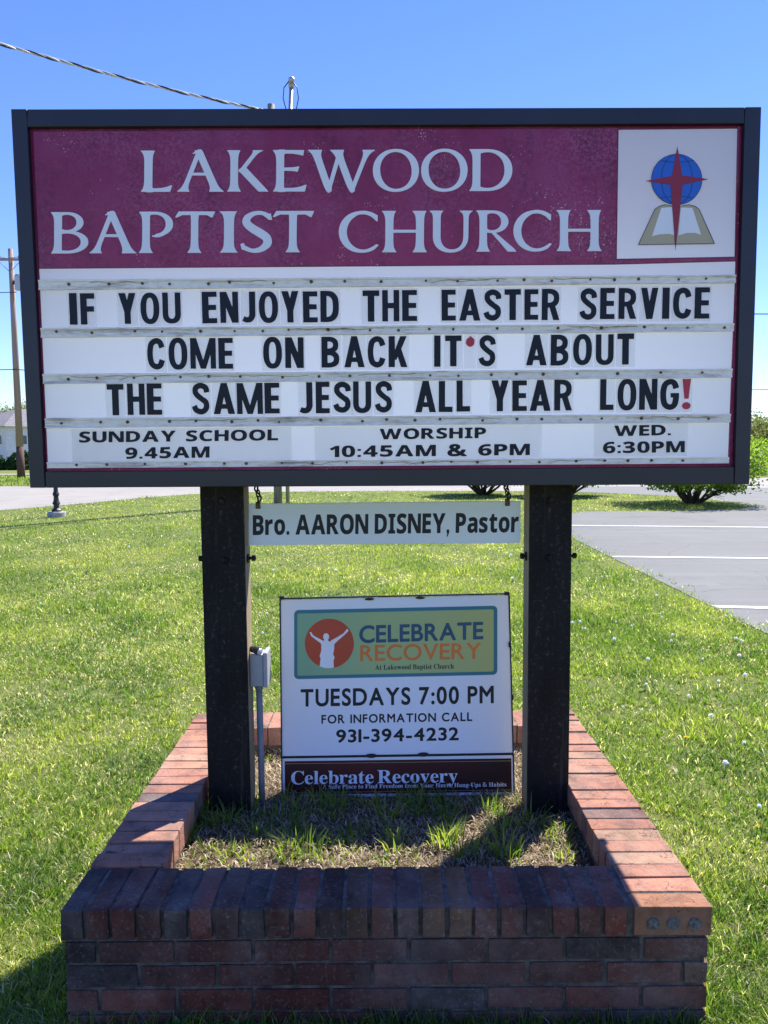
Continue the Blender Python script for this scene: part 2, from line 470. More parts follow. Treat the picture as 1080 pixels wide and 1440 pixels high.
# ------------------------------------------------------------------ lettering
# outlines of the letters in thousandths of an em: x, y, x, y ...
GL = {'G': {
'I': [[4,1,0,5,0,996,4,1000,195,1000,199,996,200,987,200,5,195,0]],
'E': [[4,1,0,5,0,996,4,1000,458,999,458,838,449,835,213,835,207,833,207,587,431,584,435,578,435,433,435,424,431,420,213,420,205,415,205,178,206,169,213,165,458,163,460,5,449,0]],
'F': [[4,1,0,5,0,996,4,1000,440,1000,449,998,449,829,440,825,213,825,208,824,205,815,207,587,213,585,422,585,430,578,429,415,422,410,213,410,206,405,205,5,195,0]],
'L': [[4,1,0,5,0,996,4,1000,195,1000,205,996,206,178,213,175,440,175,449,171,450,5,440,0]],
'T': [[167,0,160,5,160,15,160,815,149,820,4,820,0,824,0,996,4,1000,522,1000,529,996,530,987,529,824,522,820,376,820,370,815,370,5,367,2,358,0]],
'H': [[4,1,0,5,0,996,4,1000,176,1000,184,996,185,595,195,590,358,590,365,596,365,996,376,1000,540,1000,549,998,549,4,540,0,367,2,365,5,365,415,358,420,195,420,185,415,185,5,176,0]],
'Y': [[176,3,175,378,1,996,13,1000,213,1000,216,996,267,797,276,773,335,996,340,1000,540,1000,549,996,546,987,375,378,375,5,367,0,185,0]],
'O': [[222,-4,167,18,140,37,113,64,71,124,39,196,18,278,4,378,0,515,5,633,18,724,40,805,67,869,104,926,149,970,195,995,249,1008,313,1009,349,1003,376,995,404,981,433,960,458,935,481,905,504,868,522,827,549,736,565,633,570,505,565,369,550,269,527,187,495,116,454,60,411,24,358,-1,295,-10,258,-9], [258,160,235,178,217,205,203,242,189,296,180,360,176,424,177,596,190,705,200,751,214,787,231,817,249,835,267,843,295,845,322,834,341,815,360,778,377,724,387,660,393,587,393,405,386,333,377,278,364,233,349,198,331,173,313,160,285,155]],
'U': [[213,-5,176,4,140,19,104,42,76,67,53,96,32,133,17,169,8,205,0,287,0,996,4,1000,167,1000,174,996,175,296,177,260,189,215,213,175,240,154,276,145,314,151,331,160,349,177,371,215,383,260,385,296,385,996,395,1000,558,999,560,278,554,215,539,160,519,115,494,78,458,44,422,20,376,2,331,-7,267,-10]],
'N': [[4,1,0,5,0,996,4,1000,195,1000,200,996,367,522,374,533,375,551,375,996,385,1000,540,1000,549,998,549,4,540,0,358,0,349,4,185,470,179,478,176,496,175,5,167,0]],
'J': [[140,-4,95,2,49,19,-11,51,-12,69,-5,78,-4,87,4,96,4,105,13,115,13,124,22,134,23,151,31,160,32,169,40,178,42,187,57,205,131,174,158,175,170,178,181,187,194,215,203,242,205,260,206,996,213,1000,395,1000,399,996,400,987,400,242,396,215,378,160,356,115,332,78,304,49,268,24,231,8,185,-2]],
'D': [[4,1,0,5,0,996,4,1000,195,1001,267,995,331,981,367,967,404,945,431,923,456,896,482,860,501,824,529,742,541,678,547,615,549,433,540,315,530,260,517,215,488,151,450,96,404,55,349,25,295,9,240,2,185,-1], [185,168,185,833,195,834,240,828,276,811,312,778,334,742,351,696,364,633,369,560,370,460,366,387,358,333,343,278,322,236,295,203,267,184,222,168,204,166]],
'A': [[4,2,1,5,222,987,221,996,231,1000,404,1000,408,996,408,987,628,5,622,0,440,0,434,5,401,160,396,169,240,170,231,167,195,3,185,0], [267,321,265,324,313,548,322,526,364,324,358,320]],
'S': [[240,-4,194,5,140,25,95,48,58,75,31,105,15,133,-22,233,-5,249,13,252,22,259,31,260,40,268,58,269,67,278,76,278,85,286,104,287,113,295,122,296,131,302,140,302,146,296,176,212,198,196,240,180,285,172,313,179,348,205,368,233,372,260,373,287,368,324,360,342,267,414,167,484,88,560,52,605,31,642,18,678,10,724,9,778,18,833,36,878,67,920,113,956,167,984,231,1003,285,1008,322,1004,367,992,413,973,449,952,485,926,513,899,531,874,546,842,556,796,564,715,549,708,513,706,504,697,449,696,440,688,385,689,376,779,367,790,340,808,313,820,285,828,267,826,240,819,199,796,190,778,188,751,192,724,202,705,260,642,331,587,376,543,385,542,395,533,404,533,413,524,421,524,458,496,504,451,526,415,542,369,551,315,553,260,544,196,528,151,499,105,455,60,404,24,358,4,304,-7]],
'C': [[276,-4,240,3,204,16,140,51,95,90,57,142,29,215,9,305,-4,424,-6,542,1,633,20,751,41,824,69,878,113,928,140,949,176,971,213,988,249,999,285,1005,313,1005,358,998,404,981,449,952,479,924,500,896,518,860,559,733,540,717,522,715,513,707,495,706,485,697,467,696,458,688,440,687,431,679,413,678,404,672,395,672,387,678,354,787,343,805,331,815,304,826,285,822,249,806,222,782,206,751,192,696,179,605,174,533,174,469,179,396,190,315,206,251,218,224,240,200,276,181,304,174,331,185,349,203,388,324,395,329,405,324,422,322,432,315,449,314,459,305,476,305,486,296,504,296,513,287,531,286,560,269,531,174,515,133,495,96,467,65,422,29,376,8,331,-4]],
'G': [[276,-4,213,11,149,44,97,87,74,115,57,142,29,215,9,305,-4,424,-6,542,1,633,20,751,41,824,69,878,113,928,140,949,176,971,213,988,249,999,285,1005,313,1005,358,998,404,981,449,952,479,924,500,896,518,860,559,733,540,717,522,715,513,707,495,706,485,697,467,696,458,688,440,687,431,679,413,678,404,672,395,672,387,678,354,787,343,805,331,815,304,826,285,822,249,805,219,778,203,742,191,687,178,596,173,515,175,442,182,369,194,296,209,242,222,218,240,200,267,184,295,175,313,178,331,188,349,205,356,224,381,342,385,396,376,400,322,400,313,402,310,405,310,542,313,545,558,545,563,542,565,378,560,324,536,196,518,142,492,96,448,51,395,17,340,-1,304,-5]],
'R': [[4,1,0,5,0,996,4,1000,258,999,331,989,385,973,440,944,485,903,519,851,539,787,544,733,545,669,540,624,530,578,515,542,492,505,467,478,422,442,558,5,549,0,376,0,367,1,363,5,248,387,240,401,195,400,191,396,190,5,185,0,176,0], [195,555,190,560,191,842,195,845,231,844,276,836,304,826,331,809,349,790,362,769,371,742,375,715,374,678,369,651,349,610,331,591,312,578,285,566,258,559]],
'B': [[4,1,0,5,0,996,4,1000,258,999,322,991,376,975,425,951,469,915,500,869,518,815,524,769,525,715,515,642,502,605,487,578,465,551,432,524,432,515,467,491,498,460,522,424,540,378,549,324,550,260,545,205,533,160,504,107,467,69,422,40,367,19,313,7,258,1], [195,155,190,160,190,396,195,405,267,400,304,390,328,378,359,351,377,315,379,260,367,222,340,190,304,170,258,159], [195,620,191,624,190,633,191,842,195,845,240,848,276,841,304,831,337,805,349,787,356,769,360,724,357,705,349,682,331,658,295,635,249,623]],
'K': [[4,1,0,5,0,996,4,1000,185,1000,189,996,190,587,195,570,344,996,349,1000,540,1000,544,996,381,587,567,4,558,0,376,0,369,5,276,335,231,223,195,242,190,233,190,5,185,0,176,0]],
'V': [[185,0,179,5,177,15,1,996,13,1000,195,1000,200,996,276,576,285,586,360,996,367,1000,558,998,381,5,376,0,367,0]],
'M': [[4,1,0,5,0,996,4,1000,195,1000,200,996,413,291,422,306,629,996,640,1000,822,1000,829,996,830,5,822,0,667,0,658,1,655,5,655,433,649,452,501,5,495,0,331,2,185,438,181,442,176,465,175,5,167,0]],
'!': [[95,4,67,14,49,25,31,41,17,60,8,78,1,105,4,151,16,178,29,196,62,224,85,234,113,239,158,236,185,225,204,213,221,196,234,178,243,160,249,133,245,87,238,69,222,44,185,15,140,1], [67,350,64,360,0,996,4,1000,13,1000,240,1000,250,996,185,355,176,350]],
"'": [[104,639,62,660,31,691,10,733,3,760,0,787,8,842,31,889,67,924,85,934,113,943,119,951,99,978,98,987,104,989,149,978,185,958,266,878,275,851,267,824,270,787,266,751,253,715,236,687,208,660,176,642,140,635]],
},
'T': {
'I': [[49,2,47,5,73,42,93,87,105,133,112,178,117,296,117,705,112,815,99,887,78,942,61,969,38,996,49,1000,331,999,333,996,315,960,300,915,291,869,286,815,283,687,284,260,289,169,301,105,322,51,353,5,349,1,340,0]],
'L': [[131,-7,104,0,22,0,17,5,43,42,60,78,73,124,82,178,87,296,87,687,83,805,72,878,48,942,9,996,13,1000,295,1000,303,996,281,951,266,896,255,787,253,124,258,96,275,78,295,73,440,80,504,89,558,103,613,123,658,146,676,147,686,142,649,1,304,0,285,-2,258,-12,140,-12]],
'E': [[131,-7,104,0,22,0,17,5,43,42,60,78,73,124,82,178,87,296,87,687,83,805,72,878,48,942,9,996,13,1000,113,1001,149,1012,258,1012,285,1002,304,1000,704,998,685,876,576,906,449,923,295,927,276,923,258,905,253,869,253,596,258,577,276,572,404,576,495,584,585,602,594,596,567,489,558,484,495,496,413,504,276,508,258,503,253,487,253,124,255,105,263,87,285,74,422,76,513,83,585,96,667,119,740,152,767,152,731,3,722,0,304,0,285,-2,258,-12,140,-12]],
'A': [[4,2,1,5,37,33,75,69,118,124,162,205,211,324,442,933,431,936,367,931,364,933,415,969,422,978,414,996,422,1000,458,1001,491,1024,563,1024,576,1001,590,996,890,315,951,187,983,133,1016,87,1060,42,1105,5,1095,0,776,0,770,5,783,42,787,78,778,142,748,233,676,398,349,400,340,389,292,260,271,196,259,142,255,105,257,69,268,33,283,5,276,0], [367,459,495,796,504,792,650,460,640,455,376,455]],
'K': [[31,1,27,5,53,42,73,87,85,133,92,178,97,296,97,705,92,815,79,887,58,942,41,969,18,996,22,1000,304,1000,313,996,295,960,280,915,271,869,266,805,263,669,264,251,269,169,281,105,302,51,333,5,322,0], [758,2,322,475,313,480,295,480,285,487,292,496,293,505,285,515,285,524,347,569,590,896,617,951,621,978,616,996,622,1000,840,1000,844,996,831,993,757,951,723,924,696,896,645,833,460,587,458,578,913,78,975,5,967,0]],
'W': [[485,-25,476,-4,457,5,455,15,418,78,386,151,341,269,184,715,141,824,118,869,89,915,50,960,10,996,13,999,322,1000,333,996,318,960,311,915,314,869,325,815,362,696,522,239,681,815,652,869,621,915,582,960,540,996,549,1000,858,1000,862,996,849,960,843,915,848,869,860,815,897,705,1085,206,1095,217,1276,696,1317,815,1330,869,1335,915,1330,960,1317,996,1322,1000,1595,1000,1601,996,1534,951,1486,905,1446,851,1412,787,1359,660,1131,60,1135,5,1131,1,1104,-4,1095,-25,1085,-30,1058,-30,1049,-29,1036,-4,1014,5,1015,15,971,87,926,187,740,671,731,664,569,87,579,78,571,60,575,5,567,0,549,0,544,-4,531,-29,495,-30]],
'O': [[495,-13,440,-7,383,5,331,22,276,46,231,71,185,103,142,142,109,178,77,224,51,269,32,315,15,369,5,424,0,478,1,533,6,587,18,642,32,687,52,733,78,778,111,824,144,860,185,896,223,924,267,950,313,971,367,990,422,1003,476,1011,540,1015,604,1013,658,1007,713,996,767,979,813,960,858,936,903,905,940,875,976,838,1010,796,1038,751,1058,711,1077,660,1089,615,1096,569,1100,515,1099,460,1092,405,1083,360,1067,312,1049,269,1023,224,998,187,967,151,931,117,893,87,849,59,804,36,713,4,613,-12,558,-15], [495,51,422,72,385,90,349,113,288,169,241,233,204,308,177,396,165,487,165,578,179,660,204,733,246,805,295,861,355,905,422,936,495,952,540,955,576,953,649,939,685,925,722,905,758,881,793,851,846,787,887,715,918,624,935,524,935,424,922,342,893,260,873,224,849,187,795,130,731,87,658,58,576,46,531,46]],
'D': [[22,0,17,5,48,51,66,96,77,142,83,187,87,305,86,715,82,815,69,887,48,942,9,996,13,1000,440,1000,549,989,631,968,704,939,776,896,832,851,867,815,895,778,918,742,941,696,958,651,970,605,980,515,979,460,973,415,964,369,949,324,931,282,908,242,883,205,852,169,791,115,722,70,640,35,558,13,449,0], [340,67,267,90,257,96,254,105,254,896,259,905,277,915,313,926,358,936,431,940,495,934,567,913,604,896,640,873,676,844,704,817,752,751,771,715,789,669,809,587,815,487,806,396,783,315,747,242,699,178,640,127,576,91,504,68,422,60]],
'B': [[22,0,17,5,48,51,66,96,77,142,83,187,87,305,86,715,82,815,69,887,48,942,9,996,13,1000,395,1000,458,996,522,985,575,969,622,949,664,924,714,878,734,851,747,824,760,769,759,733,754,705,731,655,695,611,649,576,578,542,567,533,658,508,731,477,795,436,842,387,859,360,871,333,880,278,873,224,862,196,847,169,804,122,740,78,659,42,567,17,495,6,413,0], [322,60,267,68,258,72,254,78,253,460,258,478,304,488,367,493,431,491,485,484,540,470,587,451,631,425,664,396,686,369,705,333,712,305,715,269,710,233,700,205,684,178,661,151,631,125,599,105,559,87,522,75,431,59,376,57], [322,567,267,584,255,596,255,915,267,926,304,939,340,946,376,948,413,946,449,940,485,929,513,916,542,896,570,869,588,842,603,805,610,769,609,733,601,696,589,669,571,642,549,620,522,599,485,581,449,570,404,563,358,563]],
'P': [[13,4,40,42,58,78,72,124,81,178,87,296,87,669,83,796,72,878,48,942,9,996,13,1000,213,1000,249,1003,267,1000,395,1000,458,995,522,983,585,964,640,940,685,911,724,878,755,842,777,805,791,769,799,724,799,678,791,633,777,596,756,560,731,529,695,496,658,471,595,439,567,419,485,391,431,385,331,398,319,405,319,415,331,422,395,432,404,456,458,466,504,483,549,511,585,546,618,596,636,651,640,715,628,778,607,824,576,864,539,896,485,924,431,940,367,945,304,939,276,931,265,924,255,905,253,887,253,324,256,205,264,142,278,87,300,42,328,5,322,0,22,0]],
'T': [[313,0,307,5,342,51,363,96,376,142,383,205,387,324,387,742,384,842,376,921,367,925,167,925,40,867,13,865,2,869,76,994,85,1000,949,1000,958,997,904,866,876,867,767,925,566,924,557,860,554,760,553,324,557,205,564,142,580,87,603,42,633,5,622,0]],
'S': [[276,-4,199,15,67,72,49,74,22,198,85,219,90,215,104,165,178,124,231,97,267,84,295,81,331,85,376,97,413,112,444,133,474,160,498,187,515,215,526,251,523,278,512,305,494,324,231,505,158,570,113,619,80,669,64,715,61,742,63,778,77,833,91,860,118,896,167,936,240,973,285,988,340,1001,404,1007,467,1003,549,982,631,940,640,937,667,948,672,942,699,805,695,801,622,802,613,827,513,905,485,917,431,923,367,916,340,909,322,900,285,875,258,851,240,830,226,805,221,778,225,760,240,736,271,705,349,644,504,548,585,486,634,442,662,405,680,369,694,324,700,278,695,215,675,160,639,115,572,60,540,40,495,19,422,-3,340,-11]],
'C': [[467,-4,404,4,358,14,313,28,267,48,222,74,177,105,137,142,104,178,76,215,45,269,24,315,9,360,-3,415,-10,478,-10,524,-4,578,7,633,18,669,37,715,66,769,95,810,130,851,167,887,204,915,276,956,358,983,449,1001,495,1007,558,1008,613,1003,676,990,731,971,776,950,832,915,858,903,864,896,864,769,858,762,831,777,767,843,722,877,668,905,622,922,549,935,485,933,422,921,378,896,313,847,264,796,221,733,188,660,167,578,161,505,167,424,187,342,204,301,231,250,258,211,295,169,331,138,376,107,422,85,467,70,549,59,622,71,685,93,730,115,785,149,840,190,849,192,889,178,836,115,799,78,758,53,717,33,667,15,613,3,522,-4]],
'H': [[49,2,47,5,73,42,93,87,105,133,112,178,117,296,117,696,113,805,102,878,78,942,61,969,38,996,40,999,322,1000,333,996,305,933,289,851,283,724,283,551,285,540,795,540,797,551,796,733,787,851,777,896,762,933,741,969,718,996,722,1000,1004,1000,1013,997,995,960,982,924,973,878,967,824,963,696,964,269,968,178,979,115,998,60,1033,5,1031,2,740,0,731,1,727,5,747,33,766,69,779,105,788,151,796,269,797,469,795,480,404,480,283,478,284,260,292,151,301,105,314,69,333,33,353,5,349,1,340,0]],
'U': [[449,-13,395,-5,349,7,304,25,257,51,221,78,185,115,152,160,129,205,108,269,98,342,97,796,92,878,84,915,72,942,52,969,20,996,31,1000,313,1000,318,996,296,969,281,942,270,905,265,860,263,369,267,315,274,269,288,224,309,178,334,142,367,107,404,82,440,65,485,53,531,50,576,53,622,63,667,84,704,111,732,142,762,187,781,233,795,287,803,378,803,787,799,869,791,905,773,942,749,969,722,991,710,996,713,1000,722,1000,995,1000,999,996,961,969,937,942,923,915,913,878,907,796,905,333,891,251,862,178,831,129,793,87,749,52,698,24,640,2,585,-9,522,-15]],
'R': [[13,4,40,42,58,78,72,124,81,178,87,296,87,669,83,796,72,878,48,942,9,996,13,1000,249,1002,449,996,504,988,558,972,609,951,649,927,685,898,712,869,735,833,750,796,758,760,760,715,754,678,742,642,722,605,701,578,673,551,640,527,601,505,558,488,513,475,467,466,454,460,895,75,954,5,949,1,940,0,758,2,376,456,367,460,304,460,295,466,276,468,267,467,258,461,253,442,254,269,259,178,268,124,282,78,300,42,328,5,322,0,22,0], [322,521,276,538,263,551,255,569,253,869,257,896,267,915,276,922,331,941,395,945,458,933,495,917,531,891,559,860,581,824,593,787,600,742,598,696,590,660,574,624,549,587,520,560,485,538,449,524,413,517,367,515]],
},
'A': {
'B': [[9,-10,1,-4,0,6,1,484,9,489,16,490,216,487,266,478,309,462,340,434,358,399,363,363,361,334,354,306,337,277,312,256,314,249,330,242,351,222,370,184,375,141,370,99,351,58,321,27,287,7,244,-5,187,-10], [123,96,123,199,201,197,223,192,241,177,248,163,248,134,243,120,230,106,201,96], [123,301,123,386,166,386,209,382,223,376,235,363,238,334,233,320,223,310,194,301]],
'r': [[8,-10,0,-1,0,370,8,377,87,377,95,370,104,334,108,327,137,356,166,374,208,383,251,380,258,370,251,277,248,270,244,267,208,269,166,261,144,248,132,234,125,220,120,184,120,-1,116,-8,108,-10]],
'o': [[173,-16,123,-7,87,9,62,28,41,49,27,70,11,106,3,142,0,185,5,242,23,292,51,332,87,359,137,378,187,383,223,381,259,372,287,358,309,344,332,320,351,292,366,256,373,220,375,185,370,128,349,70,323,35,287,7,237,-11], [187,84,166,87,151,94,139,106,129,128,122,185,125,220,137,257,151,273,166,280,187,283,209,280,223,274,237,259,245,242,250,220,253,185,246,128,236,106,216,90]],
'A': [[8,-10,0,-1,1,6,170,484,180,492,308,490,313,484,482,6,483,-1,480,-7,473,-10,358,-8,354,-1,323,100,316,104,173,104,166,104,160,99,129,-1,124,-9], [201,209,195,213,197,220,237,353,244,361,290,213,280,209]],
'O': [[223,-16,187,-13,144,-3,108,14,73,40,46,70,25,106,11,149,3,192,0,235,3,292,13,342,27,378,43,406,73,441,101,463,144,483,187,493,237,497,287,494,330,484,373,465,403,442,433,406,452,370,465,335,473,292,476,242,474,192,466,149,451,106,431,70,401,38,373,16,330,-3,287,-13], [215,91,201,94,173,108,154,128,140,156,129,199,127,242,129,285,141,328,156,356,173,373,208,388,237,392,273,388,307,370,323,354,337,325,347,285,349,242,346,192,337,156,323,128,302,106,273,93,237,89]],
'N': [[9,-10,1,-4,0,6,1,485,9,489,144,487,330,169,335,177,335,484,344,490,437,489,444,484,445,6,445,-1,439,-9,301,-9,116,311,111,313,109,323,111,-1,101,-10]],
'D': [[9,-10,1,-4,0,6,1,484,9,489,16,490,159,490,209,487,259,476,294,462,330,441,361,413,386,377,403,341,414,291,417,241,410,170,381,99,347,56,337,49,287,17,230,-1,144,-10], [123,96,121,384,166,386,209,381,237,370,259,353,279,320,289,284,292,241,283,177,259,132,216,104,151,94]],
'I': [[8,-10,0,-1,1,63,58,91,58,384,52,391,1,418,1,484,8,489,230,489,237,484,238,477,238,420,232,413,186,391,180,384,180,91,237,63,238,-1,230,-10]],
'S': [[129,-16,94,-13,51,-4,8,12,1,18,0,120,8,127,15,125,108,92,136,88,172,89,194,95,205,106,212,128,209,142,190,163,86,218,46,249,20,285,11,306,5,349,10,392,29,433,51,457,86,479,129,492,172,496,251,487,322,462,329,456,329,449,294,367,286,363,222,385,172,391,158,390,143,385,129,372,125,356,126,342,144,321,272,250,303,220,317,199,329,161,332,135,326,92,305,49,279,22,251,5,201,-12]],
'E': [[9,-10,1,-4,0,6,1,484,9,489,287,489,295,484,296,477,294,391,287,386,121,384,123,303,273,301,280,299,284,284,284,206,280,200,123,196,121,99,130,94,287,94,292,91,296,84,294,-5,287,-10]],
'Y': [[164,-9,158,-1,156,184,3,470,0,484,7,489,122,489,129,482,214,312,222,311,307,480,314,489,429,489,437,484,436,474,279,184,279,-1,272,-10]],
'P': [[9,-10,1,-4,0,6,1,484,9,489,166,489,223,484,273,468,309,443,332,413,345,377,351,334,349,306,344,277,333,249,316,221,301,206,266,182,237,171,201,163,123,158,121,-1,116,-9], [123,266,121,384,159,386,187,383,212,370,223,354,228,327,226,306,216,288,194,273,173,266]],
's': [[116,-16,59,-10,9,5,1,13,1,99,9,107,80,85,137,77,166,81,178,92,179,99,173,111,159,122,51,175,23,199,10,220,2,249,0,270,5,306,20,335,44,356,73,370,109,380,159,383,223,376,287,354,293,349,294,342,259,264,251,263,201,282,159,289,130,286,121,278,127,263,144,252,244,206,263,192,282,170,292,149,298,106,293,70,280,43,251,13,223,-2,180,-13]],
't': [[166,-16,109,-4,87,9,65,35,56,56,49,85,48,278,44,281,9,282,3,285,0,292,1,338,58,378,85,449,94,455,159,455,166,450,168,385,171,378,259,377,270,370,271,292,268,285,259,281,173,281,168,278,168,120,171,99,187,86,201,83,266,95,271,92,275,85,274,6,266,0,230,-11]],
'a': [[115,-16,87,-12,58,-1,37,13,15,40,4,70,0,106,5,149,19,178,49,206,80,221,123,232,223,238,227,242,225,263,217,278,208,284,180,290,130,282,80,264,73,264,34,342,44,352,108,375,180,384,230,381,273,368,304,349,323,328,342,285,347,242,347,-1,337,-10,265,-10,258,-4,244,31,215,8,180,-10,151,-15], [165,77,134,85,126,92,123,113,130,135,144,147,158,153,223,159,227,156,227,142,225,120,219,106,208,93,194,84]],
'U': [[194,-16,144,-11,87,10,47,42,23,75,8,113,0,170,1,485,16,490,109,490,120,485,121,192,125,149,131,128,148,106,159,99,180,91,209,89,237,92,266,106,282,128,290,156,294,485,301,489,409,488,414,478,414,170,411,135,401,99,392,78,373,49,351,28,323,9,287,-6,251,-13]],
'C': [[208,-15,180,-13,137,-3,101,14,66,42,44,68,23,106,10,149,2,192,0,242,4,292,11,328,24,363,47,406,73,436,108,464,144,481,187,493,237,496,308,487,380,461,384,456,384,449,353,370,344,360,287,382,237,391,201,387,173,372,158,356,137,320,128,285,125,235,128,192,137,156,150,128,171,106,201,92,237,88,287,94,359,113,367,106,367,20,366,13,358,8,294,-11]],
'H': [[9,-10,1,-4,0,6,1,485,9,489,109,490,120,484,123,303,287,301,291,306,293,484,301,490,409,487,413,477,413,6,409,-8,301,-10,294,-6,291,6,291,191,287,197,130,197,121,191,121,-1,116,-9,109,-10]],
'L': [[9,-10,1,-4,0,6,1,484,9,489,116,488,121,477,121,99,130,94,309,94,316,84,316,-1,311,-9,301,-10]],
'M': [[9,-10,1,-4,0,6,1,485,9,489,144,490,151,489,157,484,259,157,266,151,376,484,387,490,523,490,530,486,532,477,532,6,530,-6,523,-10,430,-10,423,-9,418,-1,419,291,416,301,316,-1,311,-9,216,-10,209,-9,203,-1,116,282,112,277,110,263,111,-1,101,-10]],
'9': [[73,-16,44,-12,36,-8,33,-1,35,85,44,89,101,83,137,85,166,91,187,100,206,113,219,128,231,149,240,185,237,193,223,178,201,165,173,158,144,157,101,162,66,178,40,199,20,228,4,270,0,320,6,370,23,415,49,449,80,473,123,489,173,495,208,492,237,484,267,470,294,451,309,435,333,399,347,363,356,320,358,270,352,192,331,113,316,85,289,49,266,28,237,10,180,-10,144,-15], [166,255,141,263,124,285,118,313,120,342,126,363,144,385,158,391,187,392,208,382,226,356,230,349,237,313,229,285,208,265]],
'4': [[216,-10,209,-8,205,-1,205,84,201,89,9,90,0,99,0,170,211,484,223,490,316,489,322,484,324,477,324,191,330,188,373,188,379,184,381,177,381,99,373,90,330,89,324,84,323,-1,318,-9], [123,189,120,191,201,315,206,306,205,191,201,188]],
'5': [[130,-16,66,-10,9,9,2,13,0,20,0,106,3,113,9,117,16,115,73,95,137,86,159,88,180,93,201,106,215,128,218,149,213,178,209,185,195,199,173,209,130,214,59,204,13,228,9,235,29,485,37,490,301,489,307,478,307,392,302,385,137,382,129,313,180,316,209,314,237,308,280,287,301,268,321,242,331,220,338,192,340,156,333,106,316,64,292,35,251,6,201,-11]],
'1': [[144,-10,136,-1,137,345,66,288,59,286,49,291,0,356,9,368,159,487,251,489,258,477,258,-1,251,-9,244,-10]],
'0': [[173,-16,123,-9,80,12,40,56,18,106,5,163,0,242,2,292,15,370,31,413,50,442,73,465,101,482,137,493,180,497,230,490,273,469,312,428,336,378,349,320,355,235,348,149,339,106,325,70,307,42,280,14,251,-3,216,-13], [159,90,142,106,134,120,127,149,122,192,123,292,133,356,143,378,159,391,180,394,194,391,209,380,221,356,232,292,233,192,222,128,209,100,194,89,180,86]],
'6': [[173,-16,123,-7,94,6,66,26,39,56,26,78,12,113,3,156,0,206,6,285,27,363,41,392,73,433,94,451,143,478,180,488,216,493,280,494,316,490,324,485,325,478,325,399,321,392,316,389,258,396,223,394,194,388,173,379,151,364,138,349,127,328,119,299,123,290,160,313,187,320,216,321,251,317,280,306,316,281,339,249,354,206,358,156,352,106,336,63,308,28,280,7,230,-12], [158,91,148,99,128,128,121,163,128,192,151,215,187,223,208,219,227,206,239,178,240,156,234,120,223,101,201,88,180,85]],
'3': [[130,-16,94,-13,51,-5,2,13,0,20,0,106,9,115,80,91,137,84,187,90,205,99,216,110,224,128,225,142,218,170,209,182,187,191,79,199,74,206,74,285,80,295,123,296,180,303,194,308,210,320,218,349,217,363,209,379,194,389,159,394,123,390,59,359,51,362,2,435,1,442,9,449,73,482,101,490,166,496,216,493,259,481,291,463,316,440,333,406,338,370,334,342,325,313,303,285,262,256,294,240,316,225,337,199,348,170,352,142,350,113,342,85,330,60,309,35,287,17,259,2,230,-8,187,-15]],
'W': [[130,-10,122,-1,0,477,1,485,8,489,108,490,118,484,194,156,280,487,287,490,380,490,391,484,473,164,480,180,550,484,558,489,658,490,665,487,669,477,544,-7,537,-10,415,-8,411,-1,337,294,330,285,257,-1,251,-9,244,-10]],
'R': [[9,-10,1,-4,0,6,1,484,9,489,16,490,151,489,209,486,259,474,294,455,330,420,345,384,351,334,350,313,345,291,335,270,301,229,266,206,401,6,401,-4,394,-10,280,-10,273,-7,163,170,159,174,130,174,121,170,121,-1,116,-9,109,-10], [123,277,123,386,173,384,194,380,216,368,224,356,228,334,225,313,216,297,196,284,180,280]],
'&': [[128,-31,86,-17,50,6,21,40,4,85,0,128,3,156,16,199,36,228,84,270,86,278,66,306,48,349,45,385,50,420,61,449,71,463,92,485,121,502,164,514,200,517,236,514,271,503,307,478,328,450,341,413,345,385,342,356,330,320,310,292,270,256,271,249,343,182,367,249,378,265,393,270,457,270,471,265,480,256,485,242,483,228,456,149,428,99,507,20,514,6,513,-8,504,-22,493,-29,400,-30,386,-23,343,15,291,-15,250,-29,186,-37], [171,77,150,82,136,92,126,106,122,128,126,149,133,163,164,188,171,185,260,99,243,87,228,81,207,77], [186,336,166,363,164,392,169,399,178,405,207,407,221,399,225,392,224,370,214,355]],
'.': [[4,-10,0,0,0,73,4,79,85,79,90,73,90,0,87,-9]],
',': [[4,-100,3,-91,25,-18,22,-11,2,-9,0,73,4,79,13,80,85,79,90,73,90,0,87,-9,40,-91,31,-100]],
':': [[4,-10,0,0,0,73,4,79,85,79,90,73,90,0,87,-9], [4,251,0,255,0,336,4,340,85,340,89,336,90,255,85,250]],
'-': [[4,131,0,136,0,191,4,200,195,200,200,191,200,136,195,130]],
},
'S': {
'C': [[257,-11,213,-7,174,3,137,20,105,43,78,71,56,104,39,142,29,184,26,228,30,273,39,314,56,351,79,384,106,412,139,435,176,452,216,462,259,465,292,463,328,454,367,440,388,435,402,439,413,449,419,465,437,465,437,308,420,308,403,347,381,380,356,407,328,427,298,439,265,443,212,430,174,389,151,321,144,226,152,138,177,74,219,36,278,24,305,26,331,33,358,45,383,61,407,81,428,106,447,89,409,45,365,14,314,-5]],
'e': [[154,-10,129,-8,106,-1,85,10,66,26,50,45,37,69,27,95,21,125,19,157,21,187,28,215,38,240,51,263,68,282,87,298,109,309,132,316,157,318,193,314,224,301,249,280,268,251,279,216,283,173,283,166,117,166,123,112,138,73,164,50,199,42,225,47,248,62,270,86,285,73,248,27,205,-1], [116,192,201,192,201,215,193,277,186,288,175,295,161,297,136,286,121,255,116,203]],
'l': [[18,0,18,16,45,26,52,56,52,398,47,429,42,434,33,438,20,439,20,455,148,455,148,56,154,26,180,16,180,0]],
